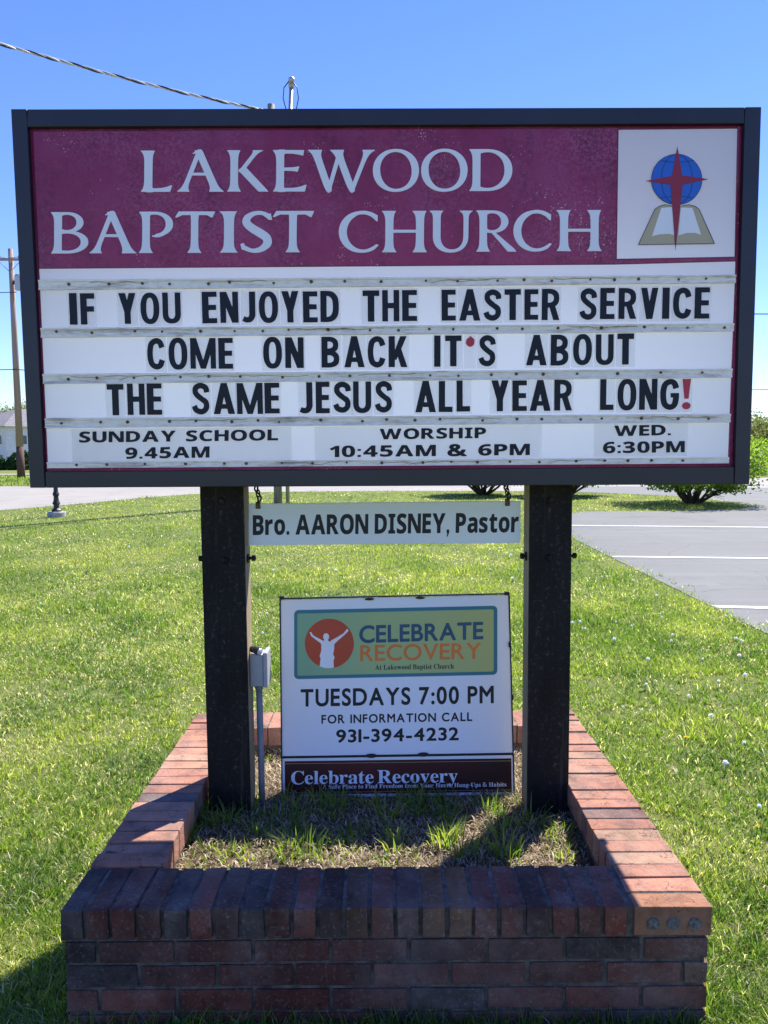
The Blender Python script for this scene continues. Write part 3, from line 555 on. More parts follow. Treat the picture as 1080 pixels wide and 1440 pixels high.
'b': [[43,-11,43,388,37,428,8,439,8,455,138,455,138,279,162,301,190,314,221,318,244,316,265,310,284,299,301,284,315,266,326,245,335,221,340,195,342,166,340,133,333,103,323,75,308,51,291,30,270,13,246,0,220,-8,192,-10,162,-6,133,7,105,28,53,-11], [183,14,204,18,220,30,232,49,239,77,244,114,245,160,244,197,239,228,231,251,220,267,204,277,184,280,155,270,147,262,142,253,138,242,138,69,143,38,158,20]],
'r': [[18,0,18,16,45,26,52,56,52,252,46,285,20,293,21,310,146,310,146,252,158,272,172,288,187,301,203,311,218,316,233,318,250,317,264,312,275,304,283,293,288,281,289,266,288,254,284,243,278,234,270,228,260,224,248,222,222,231,207,250,189,260,179,258,171,252,162,241,155,228,151,211,149,192,149,56,150,42,153,32,159,25,197,16,197,0]],
'a': [[255,-10,226,-5,208,10,200,35,168,11,133,-4,95,-9,74,-6,55,0,40,11,29,26,22,43,20,63,25,91,39,115,63,136,98,155,143,173,199,190,199,241,197,258,193,272,187,282,177,290,164,294,148,296,123,293,109,286,104,274,113,257,123,231,121,220,117,210,110,202,100,196,90,192,77,191,64,192,54,196,45,203,38,212,34,223,33,236,35,252,40,266,49,278,62,290,77,300,95,308,115,314,137,317,162,318,205,315,239,307,263,292,280,271,290,244,293,210,293,62,295,40,304,34,320,42,329,28,306,7,281,-6], [151,34,174,41,199,63,199,169,164,157,138,139,123,114,118,84,122,56,133,39]],
't': [[124,-9,99,-7,80,-1,66,10,56,26,50,46,48,71,48,279,20,279,20,300,88,369,129,424,144,424,144,310,208,310,208,279,144,279,144,82,149,51,154,45,160,41,168,40,183,44,195,56,206,75,222,66,198,24,165,-1]],
'R': [[15,0,15,17,36,20,52,24,62,32,69,43,73,59,75,81,75,379,73,398,69,413,62,424,51,431,36,436,16,439,16,455,217,455,278,452,329,442,367,426,395,403,412,372,417,334,411,296,392,265,360,241,315,224,432,50,452,26,478,17,480,17,480,0,338,0,201,212,182,212,182,81,183,59,187,43,194,32,205,24,221,20,242,17,242,0], [182,234,203,234,235,236,261,245,280,258,293,278,301,304,304,336,299,378,284,407,259,425,224,431,209,430,197,427,190,422,182,385]],
'c': [[156,-10,131,-8,108,-1,87,11,67,26,51,45,38,68,28,93,21,120,19,150,22,181,29,210,40,237,55,260,74,280,96,297,120,309,146,317,175,319,204,317,230,310,250,298,265,283,274,265,277,245,276,233,272,223,266,215,258,209,248,205,236,204,214,209,201,225,196,251,197,261,197,271,194,286,185,294,169,297,144,290,126,269,116,235,112,187,115,142,123,105,137,76,156,55,178,42,204,38,227,42,250,53,271,72,285,60,248,21,205,-2]],
'o': [[169,-10,140,-8,114,-1,90,11,69,27,52,47,38,70,27,96,21,124,19,154,21,184,27,213,38,239,52,262,69,281,90,297,114,309,140,316,168,318,196,316,222,309,245,298,266,282,283,263,298,240,308,214,315,185,317,154,315,123,308,94,298,69,284,46,266,26,245,11,222,-1,197,-8], [169,11,186,14,199,24,209,39,217,81,220,154,218,206,214,245,208,271,198,286,185,296,169,299,151,296,138,286,128,271,122,245,118,206,117,154,120,82,128,39,138,24,152,14]],
'v': [[142,-10,38,248,22,281,16,288,8,292,-3,293,-3,310,164,310,164,294,156,294,141,292,132,286,129,276,130,268,185,122,236,253,241,272,237,284,224,292,203,294,203,310,305,310,305,295,294,291,284,286,278,279,260,243,160,-10]],
'y': [[52,-140,36,-139,22,-133,10,-125,1,-113,-5,-100,-7,-84,-5,-73,-2,-62,5,-53,13,-46,24,-41,36,-40,64,-49,70,-57,73,-65,75,-76,74,-81,74,-87,75,-94,79,-97,86,-99,94,-96,104,-88,114,-74,129,-44,140,-5,36,251,25,275,15,287,-3,293,-5,293,-5,310,162,310,162,293,136,289,128,275,130,267,133,257,185,119,230,241,236,260,238,274,229,289,203,293,203,310,300,310,300,293,291,292,283,288,277,281,259,242,162,-24,129,-96,118,-111,107,-122,95,-131]],
'A': [[-9,0,-9,18,4,19,14,24,24,30,49,75,206,466,224,465,384,87,411,34,420,25,430,20,443,18,443,0,229,0,229,18,259,21,277,30,283,46,273,81,253,132,103,132,79,71,76,59,75,48,80,32,96,21,124,18,128,18,128,0], [113,161,242,161,177,319]],
'S': [[43,-11,43,158,62,158,75,113,91,77,111,50,136,30,164,19,197,15,220,17,241,24,257,36,269,51,276,69,279,89,273,117,255,140,225,160,163,191,127,210,99,231,77,253,62,276,53,302,50,332,52,358,57,381,67,403,80,421,96,437,115,449,136,459,160,464,185,466,229,461,282,448,291,446,300,445,310,447,317,454,320,466,339,466,339,319,322,319,315,343,305,365,293,385,280,402,265,417,248,429,231,438,213,443,194,445,173,443,155,437,140,426,128,413,122,398,120,380,121,364,127,349,137,336,189,303,253,273,317,233,331,219,342,204,350,188,359,133,357,106,350,80,339,58,323,38,304,21,281,8,254,-2,225,-8,192,-10,158,-8,126,1,98,9,85,12,69,7,61,-11]],
'f': [[15,0,15,16,40,22,50,35,52,73,52,277,16,277,16,310,52,310,52,353,56,386,67,413,85,436,109,452,139,461,174,465,200,463,222,456,240,446,253,432,261,417,263,400,262,386,258,375,252,367,244,360,235,357,224,355,195,365,189,372,186,381,185,391,193,420,196,426,197,433,196,438,190,442,180,443,168,442,159,437,153,430,148,390,148,310,203,310,203,277,148,277,148,65,149,47,152,34,158,26,167,20,181,17,199,16,199,0]],
'P': [[15,0,15,17,36,20,52,24,62,32,69,43,73,59,75,81,75,379,73,398,69,413,62,424,51,431,36,436,16,439,16,455,214,455,265,454,306,449,336,440,357,429,375,415,390,398,400,378,407,356,409,332,404,296,390,266,367,240,334,221,292,209,242,206,182,206,182,81,183,59,187,43,194,32,205,24,221,20,242,17,242,0], [182,230,201,230,231,232,255,240,272,253,283,271,290,297,292,329,290,361,285,387,275,406,261,420,241,428,216,431,189,424,182,398]],
'i': [[101,362,87,364,75,368,65,376,57,387,52,399,50,412,52,426,57,438,65,449,75,457,87,462,101,463,114,462,126,457,137,449,145,438,150,426,151,412,149,399,145,387,136,376,126,368,114,364], [18,0,18,16,45,26,52,56,52,252,47,285,20,293,21,310,148,310,148,56,154,26,180,16,180,0]],
'F': [[15,0,15,17,36,20,52,26,62,34,69,45,73,62,75,84,75,375,73,396,69,412,61,423,50,430,35,435,14,439,14,455,394,455,394,320,377,320,372,345,365,367,355,385,343,400,328,412,310,420,288,426,261,430,230,431,200,429,186,421,182,398,182,247,190,247,217,250,239,257,256,270,269,289,278,314,284,347,302,347,302,118,285,118,279,154,269,181,257,200,239,213,217,221,189,224,182,224,182,81,188,43,193,34,200,28,210,24,257,17,257,0]],
'n': [[18,0,18,16,45,26,52,56,52,253,46,284,40,289,31,293,19,294,19,310,148,310,148,267,175,296,207,313,243,318,281,312,309,292,325,258,330,212,330,56,337,26,343,21,352,17,363,16,363,0,202,0,202,16,207,16,223,21,232,34,235,56,235,217,229,258,223,265,215,270,203,271,183,267,164,255,148,235,148,56,154,26,160,21,168,17,180,16,180,0]],
'd': [[140,-10,117,-8,97,-1,78,10,61,26,47,44,35,66,26,91,21,118,19,147,21,180,27,210,36,237,48,261,63,281,81,297,101,309,123,316,146,318,175,314,201,301,223,280,223,401,222,413,218,423,212,430,176,439,176,455,319,455,319,75,325,41,330,35,340,30,353,28,353,11,315,8,271,1,223,-10,223,39,201,12,173,-5], [171,28,182,30,192,34,202,41,211,51,218,62,223,76,223,242,220,252,214,262,206,270,174,281,155,277,141,267,130,250,123,225,119,193,118,153,119,115,123,83,130,58,140,42,153,32]],
'm': [[18,0,18,16,45,26,52,56,52,253,46,284,40,289,31,293,19,294,19,310,146,310,146,265,173,294,204,312,237,318,277,312,305,293,320,261,348,293,381,312,418,318,455,312,482,292,498,258,504,212,504,56,510,26,516,21,524,17,536,16,536,0,377,0,377,16,389,18,397,21,403,26,410,56,410,217,404,258,398,265,389,270,377,271,358,268,341,256,324,237,324,56,331,26,336,21,345,18,356,16,356,0,199,0,199,16,211,18,219,21,225,26,232,56,232,217,226,258,220,265,211,270,199,271,180,267,162,255,146,235,146,56,152,27,158,21,166,18,177,16,177,0]],
'Y': [[101,0,101,17,122,20,138,24,148,32,155,43,159,59,161,81,161,179,46,387,35,406,24,421,14,429,1,435,-13,438,-13,455,207,455,207,438,195,438,167,432,156,416,164,392,248,226,333,366,349,408,343,424,326,435,298,438,295,438,295,455,439,455,439,438,409,424,383,392,268,203,268,81,269,59,273,43,280,32,291,24,307,20,328,17,328,0]],
'u': [[131,-10,103,-7,81,2,65,17,54,38,48,65,46,97,46,248,39,282,33,289,24,293,11,294,11,310,142,310,142,74,151,46,158,40,166,37,177,36,196,39,213,49,228,66,228,248,221,283,214,289,204,293,189,294,189,310,324,310,324,70,331,39,360,30,360,13,321,10,277,3,228,-10,228,40,216,26,202,13,186,3,169,-4,150,-9]],
'H': [[15,0,15,17,36,20,52,24,62,32,69,43,73,59,75,81,75,379,73,398,69,413,62,424,51,431,36,436,16,439,16,455,242,455,242,439,204,432,187,415,182,379,182,251,342,251,342,379,337,415,320,432,282,439,282,455,507,455,507,439,486,436,471,431,461,424,454,414,451,399,449,379,449,81,451,60,455,44,461,33,471,25,487,20,507,17,507,0,282,0,282,17,303,20,318,24,329,31,336,41,340,58,342,81,342,221,182,221,182,81,183,59,187,43,194,32,205,24,221,20,242,17,242,0]],
's': [[151,-10,132,-8,110,-3,87,6,73,9,64,7,56,1,51,-9,36,-9,36,105,53,105,61,79,72,57,87,39,103,26,121,17,140,15,156,16,168,20,179,27,186,35,191,46,192,58,188,76,176,92,156,105,107,130,85,142,68,155,54,169,45,185,39,202,37,220,40,247,49,270,65,291,86,306,111,316,141,319,166,316,199,308,206,306,213,305,220,306,226,311,230,319,244,319,244,222,228,222,220,244,209,262,196,277,182,288,166,294,149,296,136,295,125,292,116,286,110,278,106,269,105,259,115,232,146,212,191,189,212,178,229,165,241,151,250,136,255,117,257,95,254,65,244,39,228,18,206,2,181,-7]],
'g': [[146,-140,106,-138,73,-132,48,-122,29,-108,18,-92,14,-75,20,-54,38,-38,69,-26,44,-10,29,9,24,30,26,46,32,61,42,74,57,86,77,98,102,110,58,135,31,169,22,212,24,232,30,251,40,268,53,282,69,295,88,305,109,312,132,317,157,318,183,317,208,312,233,304,317,304,317,268,268,268,281,248,289,226,291,203,290,185,285,167,276,151,264,137,250,125,234,116,215,108,194,104,172,103,157,103,142,104,112,94,106,87,102,80,101,71,105,59,119,51,141,49,175,49,259,40,277,33,292,24,303,13,310,-1,314,-18,316,-37,311,-67,296,-92,272,-113,239,-128,197,-137], [157,124,172,127,183,134,190,146,195,163,198,184,199,211,198,238,195,260,190,276,183,288,172,295,157,297,143,295,132,288,124,276,118,260,115,238,114,211,115,184,118,163,124,146,132,134,143,127], [161,-116,205,-113,238,-104,257,-88,263,-66,262,-55,257,-47,249,-41,205,-34,97,-34,84,-45,76,-58,73,-73,76,-84,83,-94,95,-103,111,-111,133,-115]],
'U': [[248,-13,192,-8,147,6,114,29,91,61,78,103,73,155,73,379,72,398,68,413,61,424,50,431,35,436,15,439,15,455,240,455,240,439,202,432,185,415,181,379,181,140,183,104,191,74,203,51,221,35,245,25,275,22,326,31,363,56,385,99,392,159,392,378,391,398,387,413,379,423,368,431,351,436,328,439,328,455,474,455,474,439,456,435,442,429,433,421,427,411,424,396,422,378,422,181,418,118,403,69,380,32,346,7,302,-8]],
'p': [[17,-139,17,-124,40,-117,50,-101,52,-64,52,243,46,283,19,295,19,310,143,310,143,263,166,294,195,313,230,319,253,317,274,310,293,298,309,283,323,264,335,241,343,216,348,189,350,160,348,128,343,99,334,72,323,48,308,28,291,12,272,0,250,-8,227,-10,196,-5,170,9,148,32,148,-58,152,-99,167,-118,197,-123,197,-139], [195,28,214,32,229,42,239,59,247,84,251,116,253,154,251,192,247,223,241,248,232,265,218,275,199,278,179,273,162,259,148,235,148,69,160,46,176,33]],
'h': [[18,0,18,16,45,26,52,56,52,399,46,429,40,435,31,438,19,440,19,455,148,455,148,267,175,295,207,313,243,318,281,312,309,292,325,258,330,212,330,56,337,26,343,21,352,17,363,16,363,0,202,0,202,16,207,16,223,21,232,34,235,56,235,217,229,258,223,265,215,270,203,271,183,267,164,255,148,235,148,56,154,26,160,21,168,17,180,16,180,0]],
'k': [[17,0,17,16,45,26,52,56,52,398,47,429,42,434,33,438,20,439,21,455,148,455,148,169,227,248,236,259,242,269,244,278,240,287,228,292,209,293,206,293,206,310,345,310,345,293,320,289,297,278,275,260,222,209,346,34,355,24,365,18,376,16,376,0,211,0,211,16,217,16,229,18,237,23,239,32,232,49,163,147,148,134,148,56,154,26,180,16,180,0]],
'w': [[122,-10,17,265,6,284,-11,293,-11,310,138,310,138,293,120,289,114,276,116,266,120,253,167,127,211,235,201,266,190,288,168,295,168,310,323,310,323,293,308,291,299,285,296,276,296,269,298,262,336,141,382,256,387,275,380,289,356,295,356,310,445,310,445,295,425,284,412,258,304,-10,289,-10,223,197,140,-10]],
'L': [[15,0,15,17,36,20,52,24,62,32,69,43,73,59,75,81,75,379,73,399,69,414,62,425,51,432,36,436,16,439,16,455,250,455,250,439,208,434,199,430,193,424,188,416,182,379,182,83,185,47,200,31,234,28,264,29,291,33,315,40,335,49,354,63,370,80,384,100,397,125,409,154,427,154,402,0]],
'&': [[187,-7,144,-3,107,9,77,28,54,54,40,86,36,125,39,157,48,185,63,208,84,228,109,248,139,266,99,318,89,337,83,359,81,382,84,413,95,439,114,459,139,475,169,484,204,487,237,484,266,475,289,460,306,439,317,414,320,383,317,357,308,333,293,312,273,293,250,275,224,258,354,133,382,181,401,240,461,240,434,160,422,136,408,115,392,95,490,0,410,0,352,56,330,39,307,24,281,11,254,1,222,-5], [188,293,245,336,254,350,260,366,262,383,260,399,255,412,246,423,234,432,219,437,202,439,185,437,169,432,156,424,146,413,140,399,138,383,140,367,144,352,151,338], [189,46,216,47,241,52,263,60,314,93,175,229,118,185,106,169,100,150,97,127,100,104,108,84,122,68,141,56,163,48]],
'B': [[16,0,16,17,36,20,52,25,62,32,69,44,73,60,75,82,75,369,69,412,51,433,15,439,15,455,220,455,297,449,352,429,385,396,396,351,389,313,369,283,335,261,287,247,344,231,385,206,410,173,418,132,413,93,397,61,371,35,335,15,291,4,238,0], [182,252,188,252,220,254,245,261,263,272,275,290,282,314,285,345,283,373,278,395,269,412,257,424,239,431,216,434,203,433,193,430,188,425,182,391], [222,24,248,27,268,35,283,49,293,69,299,95,301,128,298,162,290,188,277,208,258,221,231,228,197,231,182,231,182,65,190,33,198,28,208,25]],
'-': [[27,154,27,206,189,206,189,154]],
',': [[28,-87,47,-3,61,78,124,78,129,71,104,-8,71,-87]],
},
'B': {
'C': [[387,-33,265,-15,173,26,96,90,38,175,10,254,0,332,13,432,50,525,115,608,194,665,287,701,401,715,473,709,515,700,594,676,647,654,653,647,656,632,656,532,653,518,644,509,630,506,544,547,508,560,430,575,394,576,330,569,272,547,215,504,181,461,160,411,149,340,160,268,181,218,222,168,265,137,330,113,401,105,473,113,551,138,630,180,644,181,651,179,658,172,663,161,663,54,660,40,651,30,573,-4,494,-25,444,-31]],
'E': [[23,-24,8,-18,0,-1,2,691,8,700,23,706,408,706,423,703,433,691,435,677,435,591,430,579,423,573,408,570,151,570,146,563,146,420,149,413,401,412,417,406,423,399,425,384,425,299,419,284,408,277,151,276,146,270,146,120,151,112,430,110,437,105,444,91,442,-9,437,-17,423,-24]],
'L': [[23,-24,8,-18,0,-1,0,684,7,699,23,706,123,706,139,699,146,684,146,120,149,113,437,111,446,106,454,91,454,-1,448,-16,430,-24]],
'B': [[23,-24,8,-18,0,-1,2,691,8,700,23,706,223,706,294,698,351,678,401,641,430,605,450,556,456,506,453,470,445,441,426,406,390,370,396,363,430,345,467,313,493,277,509,234,516,177,510,134,493,91,451,39,402,6,339,-16,258,-24], [151,112,146,120,146,270,149,277,237,278,287,274,315,266,337,254,356,234,364,213,365,177,356,156,345,141,324,127,294,117,244,112], [151,414,146,420,146,563,151,570,244,567,273,558,287,549,301,528,307,499,303,470,294,451,285,441,258,425,230,417]],
'R': [[23,-24,8,-18,0,-1,2,691,8,700,23,706,194,706,265,700,323,682,376,649,413,606,435,556,444,491,440,449,430,413,415,384,387,348,351,320,380,291,428,227,505,106,571,13,574,6,573,-9,565,-19,551,-24,437,-24,423,-21,411,-9,287,181,251,226,223,252,201,265,180,271,151,272,146,263,144,-9,137,-19,123,-24], [151,408,146,413,146,570,151,574,223,571,251,564,273,551,285,534,291,520,295,491,288,456,273,434,258,424,230,413]],
'A': [[21,-24,5,-16,0,-7,0,7,296,699,302,706,314,710,393,709,400,705,409,691,710,13,712,-9,707,-17,693,-24,586,-24,572,-16,486,172,479,177,229,177,222,170,141,-16,130,-23,121,-24], [286,317,350,474,419,320,414,313,293,313]],
'T': [[258,-24,244,-18,236,-1,236,563,230,570,15,572,7,577,0,591,2,691,8,700,22,706,601,705,611,699,618,684,618,591,608,575,594,570,387,570,382,563,382,-1,376,-16,365,-23]],
'U': [[301,-32,230,-25,165,-5,101,33,48,90,14,161,0,261,1,690,8,700,23,706,123,706,137,701,144,691,146,275,149,225,155,197,160,182,176,161,215,129,258,111,308,105,373,112,423,131,451,151,465,168,481,204,486,232,489,282,490,690,494,697,508,706,608,706,623,703,630,697,635,682,635,268,626,182,599,111,551,49,487,4,408,-23]],
'D': [[23,-24,8,-18,0,-1,0,677,2,691,7,699,23,706,294,706,408,691,509,649,586,584,635,513,666,427,676,341,665,256,632,170,624,156,573,88,501,33,401,-10,287,-24], [151,112,146,120,146,563,151,570,273,570,351,562,423,534,465,502,495,463,520,399,527,341,523,299,508,249,480,200,434,156,365,124,273,112]],
'S': [[201,-32,144,-26,80,-5,17,32,5,47,4,182,13,197,22,201,43,197,76,161,122,126,151,113,180,106,208,103,237,106,258,114,275,125,287,139,294,161,277,211,272,216,230,255,87,348,29,411,22,425,0,511,8,568,26,611,65,660,111,690,165,708,230,715,258,714,294,708,344,691,401,658,407,640,407,532,402,518,387,508,372,510,337,539,294,564,265,574,222,579,194,576,160,561,147,547,140,525,156,482,164,475,208,440,280,399,353,347,411,275,434,175,426,118,409,75,371,25,330,-5,280,-25,222,-33]],
'Y': [[272,-24,258,-16,253,-1,251,354,8,663,0,677,1,691,8,700,22,706,151,704,165,691,322,489,329,492,494,700,508,706,636,704,650,691,651,677,648,670,399,349,397,-9,393,-16,379,-24]],
'P': [[23,-24,8,-18,0,-1,2,691,8,700,23,706,237,706,308,699,373,675,424,634,451,597,472,541,478,484,472,434,450,377,415,334,358,297,301,278,223,271,149,270,146,263,144,-9,137,-19,123,-24], [151,407,146,413,146,563,151,570,237,570,273,566,294,557,312,541,326,513,328,484,325,463,319,449,301,427,287,418,258,409]],
'M': [[23,-24,8,-18,0,-1,0,677,2,691,7,699,23,706,115,706,130,702,337,447,344,443,552,699,558,703,573,706,658,706,677,699,682,691,684,677,684,-1,678,-16,667,-23,658,-24,558,-24,544,-16,540,-9,537,463,372,256,365,249,351,243,330,243,315,252,151,458,148,456,144,-9,137,-19,123,-24]],
'F': [[23,-24,8,-18,0,-1,2,691,8,700,23,706,387,706,401,702,410,691,412,677,412,591,401,574,387,570,151,570,146,563,146,434,151,429,387,429,401,425,408,417,412,406,412,320,409,306,401,297,387,293,148,291,144,-9,137,-19,123,-24]],
'O': [[380,-32,273,-17,180,22,108,77,46,161,12,247,0,340,16,447,48,525,107,604,187,664,273,699,387,715,508,699,594,665,675,604,734,525,766,447,781,340,769,247,735,161,673,77,601,22,506,-18], [344,111,323,114,265,137,215,175,182,218,157,282,149,340,157,404,185,468,219,511,265,546,323,568,387,576,458,568,515,546,558,514,601,461,624,404,631,347,623,275,599,218,565,175,515,137,451,113,394,106]],
'N': [[23,-24,8,-18,0,-1,0,677,2,691,7,699,15,704,30,706,101,706,119,699,537,222,540,227,542,691,551,702,565,706,658,706,673,699,678,691,680,677,680,-1,674,-16,658,-24,573,-24,558,-20,144,456,140,449,138,-9,134,-16,123,-23]],
'I': [[23,-24,8,-18,0,-1,0,684,7,699,23,706,123,706,139,699,146,684,146,-1,140,-16,129,-23]],
'V': [[315,-30,301,-22,296,-15,2,671,0,685,2,693,8,700,22,706,122,706,138,700,322,274,329,271,509,693,515,700,529,706,637,704,649,693,652,685,649,671,361,-15,357,-22,344,-29]],
'W': [[294,-29,282,-22,277,-15,2,671,0,685,8,700,22,706,122,706,137,701,143,693,308,281,315,290,477,693,487,703,501,706,594,706,608,700,613,693,779,282,787,289,951,699,958,704,972,706,1065,706,1081,700,1089,685,1086,671,806,-22,794,-29,765,-30,751,-22,746,-15,544,486,341,-15,337,-22,325,-29]],
'7': [[151,-33,58,8,48,18,45,32,280,561,273,565,15,567,4,575,0,590,1,690,8,700,23,706,473,705,480,701,488,690,485,668,178,-18,165,-31]],
'0': [[237,-32,173,-20,122,11,108,22,64,75,30,147,9,232,0,340,7,440,27,525,65,609,115,667,165,698,180,704,244,715,308,704,323,698,373,667,423,609,461,525,481,440,488,340,479,232,458,147,424,75,376,18,319,-18,251,-32], [237,110,215,117,196,132,174,168,160,211,150,268,146,340,151,418,161,475,176,518,201,554,221,568,244,573,267,568,287,554,312,518,327,475,337,418,342,340,338,268,328,211,310,161,292,132,273,117,244,109]],
'9': [[173,-33,157,-25,97,47,93,54,92,68,101,82,151,119,201,163,238,204,265,244,278,268,273,273,215,266,158,274,108,295,70,325,58,337,26,382,7,432,0,490,8,547,25,590,65,646,108,681,165,706,237,715,301,705,351,681,408,633,441,582,464,518,473,440,463,354,437,268,390,175,337,101,270,32,187,-30], [215,410,187,422,173,432,160,447,150,468,146,490,149,511,158,535,173,552,187,562,208,571,230,573,258,570,280,559,294,547,311,525,321,497,324,468,322,440,318,432,308,427,265,410,237,407]],
'3': [[151,-32,87,-21,38,-3,8,12,0,25,0,132,3,147,8,154,15,158,30,159,87,128,130,114,173,108,201,111,223,119,240,132,251,147,259,168,261,190,259,218,249,240,237,255,208,273,180,281,130,285,123,291,116,304,116,397,121,411,137,421,180,424,208,432,237,454,248,475,251,497,248,518,238,540,213,561,187,571,158,574,123,571,44,545,30,548,23,554,17,568,17,661,23,677,51,693,94,707,123,712,173,715,237,708,287,691,333,661,369,618,390,568,397,511,395,475,387,440,375,411,336,361,360,340,384,304,396,275,405,240,408,197,397,125,375,75,341,32,294,-2,237,-25,173,-33]],
'1': [[23,-24,8,-18,0,-1,0,684,7,699,23,706,123,706,139,699,146,684,146,-1,140,-16,129,-23]],
'4': [[308,-24,295,-16,289,-1,288,199,15,202,8,206,0,220,0,270,8,288,351,707,365,715,415,715,430,706,435,691,435,341,437,338,444,336,487,336,503,327,508,313,508,220,501,207,494,202,435,199,435,-1,429,-16,415,-24], [215,336,209,341,287,438,287,337]],
'2': [[23,-24,8,-18,2,-9,0,6,4,20,130,175,209,284,267,384,280,420,285,463,281,499,273,520,259,541,237,559,215,568,194,571,165,568,130,554,85,520,51,483,37,479,23,484,17,491,14,506,15,634,28,649,80,683,137,706,201,715,265,706,323,683,366,649,398,606,424,541,431,477,424,413,409,363,380,302,337,234,248,120,258,117,465,115,473,110,479,99,478,-9,473,-17,458,-24]],
':': [[80,-33,44,-23,22,-6,4,25,0,54,10,90,25,111,58,131,87,135,122,125,144,110,164,75,167,47,158,11,141,-10,108,-29], [65,316,37,329,13,354,2,382,2,418,11,440,22,454,44,472,80,482,108,478,139,461,157,440,167,404,165,375,150,347,125,325,101,316]],
'-': [[23,150,8,156,0,173,1,273,8,285,15,289,265,291,280,287,287,280,291,265,291,173,287,161,280,154,265,150]],
},
'C': {
'R': [[10,-12,4,-9,0,-1,0,684,10,694,182,694,253,687,310,668,353,641,391,599,413,549,420,491,416,449,405,413,390,384,366,356,319,320,358,284,387,249,483,99,549,6,551,-1,546,-9,539,-12,418,-11,282,191,246,235,218,262,196,275,175,282,132,284,125,284,122,277,122,-1,118,-9,110,-12], [125,396,122,406,123,584,168,586,210,583,246,574,268,561,282,544,289,527,295,491,293,470,286,449,271,427,246,410,218,400]],
'E': [[11,-12,3,-8,0,6,0,677,3,690,18,694,403,693,411,685,411,677,411,591,403,583,132,582,125,581,122,577,122,406,125,401,389,400,396,397,401,384,401,299,396,291,389,288,125,288,122,284,122,106,125,101,132,100,411,100,418,94,420,84,418,-6,411,-12,403,-12]],
'C': [[353,-18,253,-2,168,36,94,97,39,175,10,254,0,332,16,440,52,525,110,599,189,655,275,689,382,703,425,701,460,697,532,680,625,646,631,640,632,632,631,525,625,519,618,518,532,560,460,582,425,587,382,589,318,581,253,557,196,515,159,468,135,411,125,340,135,268,159,211,199,161,253,124,318,101,389,93,468,102,539,125,621,168,632,169,639,161,639,54,638,47,632,40,603,26,560,8,518,-5,432,-19,382,-21]],
'O': [[353,-18,268,-7,182,28,101,90,44,168,12,247,0,340,12,432,46,518,105,597,182,654,268,689,382,703,489,689,577,654,653,597,710,521,744,440,757,340,745,247,713,168,653,87,582,32,489,-7,382,-20], [353,96,310,101,246,127,196,165,160,211,133,275,125,340,133,404,160,472,197,518,246,555,310,581,375,589,446,581,512,554,560,518,599,468,624,404,632,340,623,275,597,211,560,165,510,127,446,101,382,94]],
'V': [[303,-17,294,-7,3,672,0,685,10,694,110,694,117,691,310,244,317,240,507,685,517,694,620,693,627,685,627,678,339,-7,331,-17]],
'Y': [[260,-11,253,-1,253,356,6,670,0,684,10,694,125,694,137,691,310,470,317,472,491,691,503,694,617,694,623,691,628,684,625,674,375,356,375,-2,367,-11,360,-12]],
},}


def outline(fontkey, ch):
    loops = []
    for v in GL[fontkey][ch]:
        loops.append([(a / 1000, b / 1000) for a, b in zip(v[::2], v[1::2])])
    return loops


def curve_mesh(c, thick):
    c.dimensions = '2D'; c.fill_mode = 'BOTH'; c.extrude = thick / 2
    o = bpy.data.objects.new('tmp', c); COL.objects.link(o)
    me = bpy.data.meshes.new_from_object(o)
    bpy.data.objects.remove(o); bpy.data.curves.remove(c)
    return me


def glyph_words(fontkey, body, thick=.01, offset=0, track=.06, space=.3):
    """one mesh per word, all laid out on the same line"""
    out = []; x = 0
    for word in body.split(' '):
        c = bpy.data.curves.new('text', 'CURVE')
        for ch in word:
            L = outline(fontkey, ch)
            mn = min(p[0] for l in L for p in l); mx = max(p[0] for l in L for p in l)
            for l in L:
                sp = c.splines.new('POLY'); sp.points.add(len(l) - 1); sp.use_cyclic_u = True
                for q, p in zip(sp.points, l): q.co = (x - mn + p[0], p[1], 0, 1)
            x += mx - mn + track
        x += space
        c.offset = offset
        out.append(curve_mesh(c, thick))
    return out


def coords(me):
    co = np.empty(len(me.vertices) * 3); me.vertices.foreach_get('co', co)
    return co.reshape(-1, 3)


CAPS = {'A': (-.010, .4894), 'S': (0, .455), 'B': (-.024, .706), 'C': (-.012, .694), 'T': (0, 1.0), 'G': (0, 1.0)}


def fit_text(name, fontkey, body, pl, lb, rb, lt, n, mat, parent, offset=0, track=.06, space=.3, thick=.0008, label=None):
    """lettering on plane pl: left-bottom, right-bottom and left-top of the line measured in photo pixels"""
    ms = glyph_words(fontkey, body, .01, offset, track, space)
    cs = [coords(m) for m in ms]
    o = np.array(pl.uv(*lb)); U = np.array(pl.uv(*rb)) - o; V = np.array(pl.uv(*lt)) - o
    x0, x1 = min(c[:, 0].min() for c in cs), max(c[:, 0].max() for c in cs)
    lo_, hi_ = CAPS[fontkey]
    for me, co in zip(ms, cs):
        x = (co[:, 0] - x0) / (x1 - x0); y = (co[:, 1] + offset - lo_) / (hi_ - lo_ + 2 * offset)
        out = np.empty_like(co)
        out[:, 0] = o[0] + x * U[0] + y * V[0]; out[:, 1] = o[1] + x * U[1] + y * V[1]
        out[:, 2] = n + np.where(co[:, 2] > 0, thick, 0)
        me.vertices.foreach_set('co', out.ravel()); me.update()
        me.name = name; me.materials.clear(); me.materials.append(mat)
        link(name, me, parent)


def px_prism(name, pl, pts, n0, n1, mat, parent, bevel=0):
    return MB().prism([pl.uv(*p) for p in pts], n0, n1).build(name, mat, parent, bevel)


# ================================================================== SETTING
def ground_z(y):
    return 0.0 if y < 42 else -1.1 * min(1, (y - 42) / 58.0)


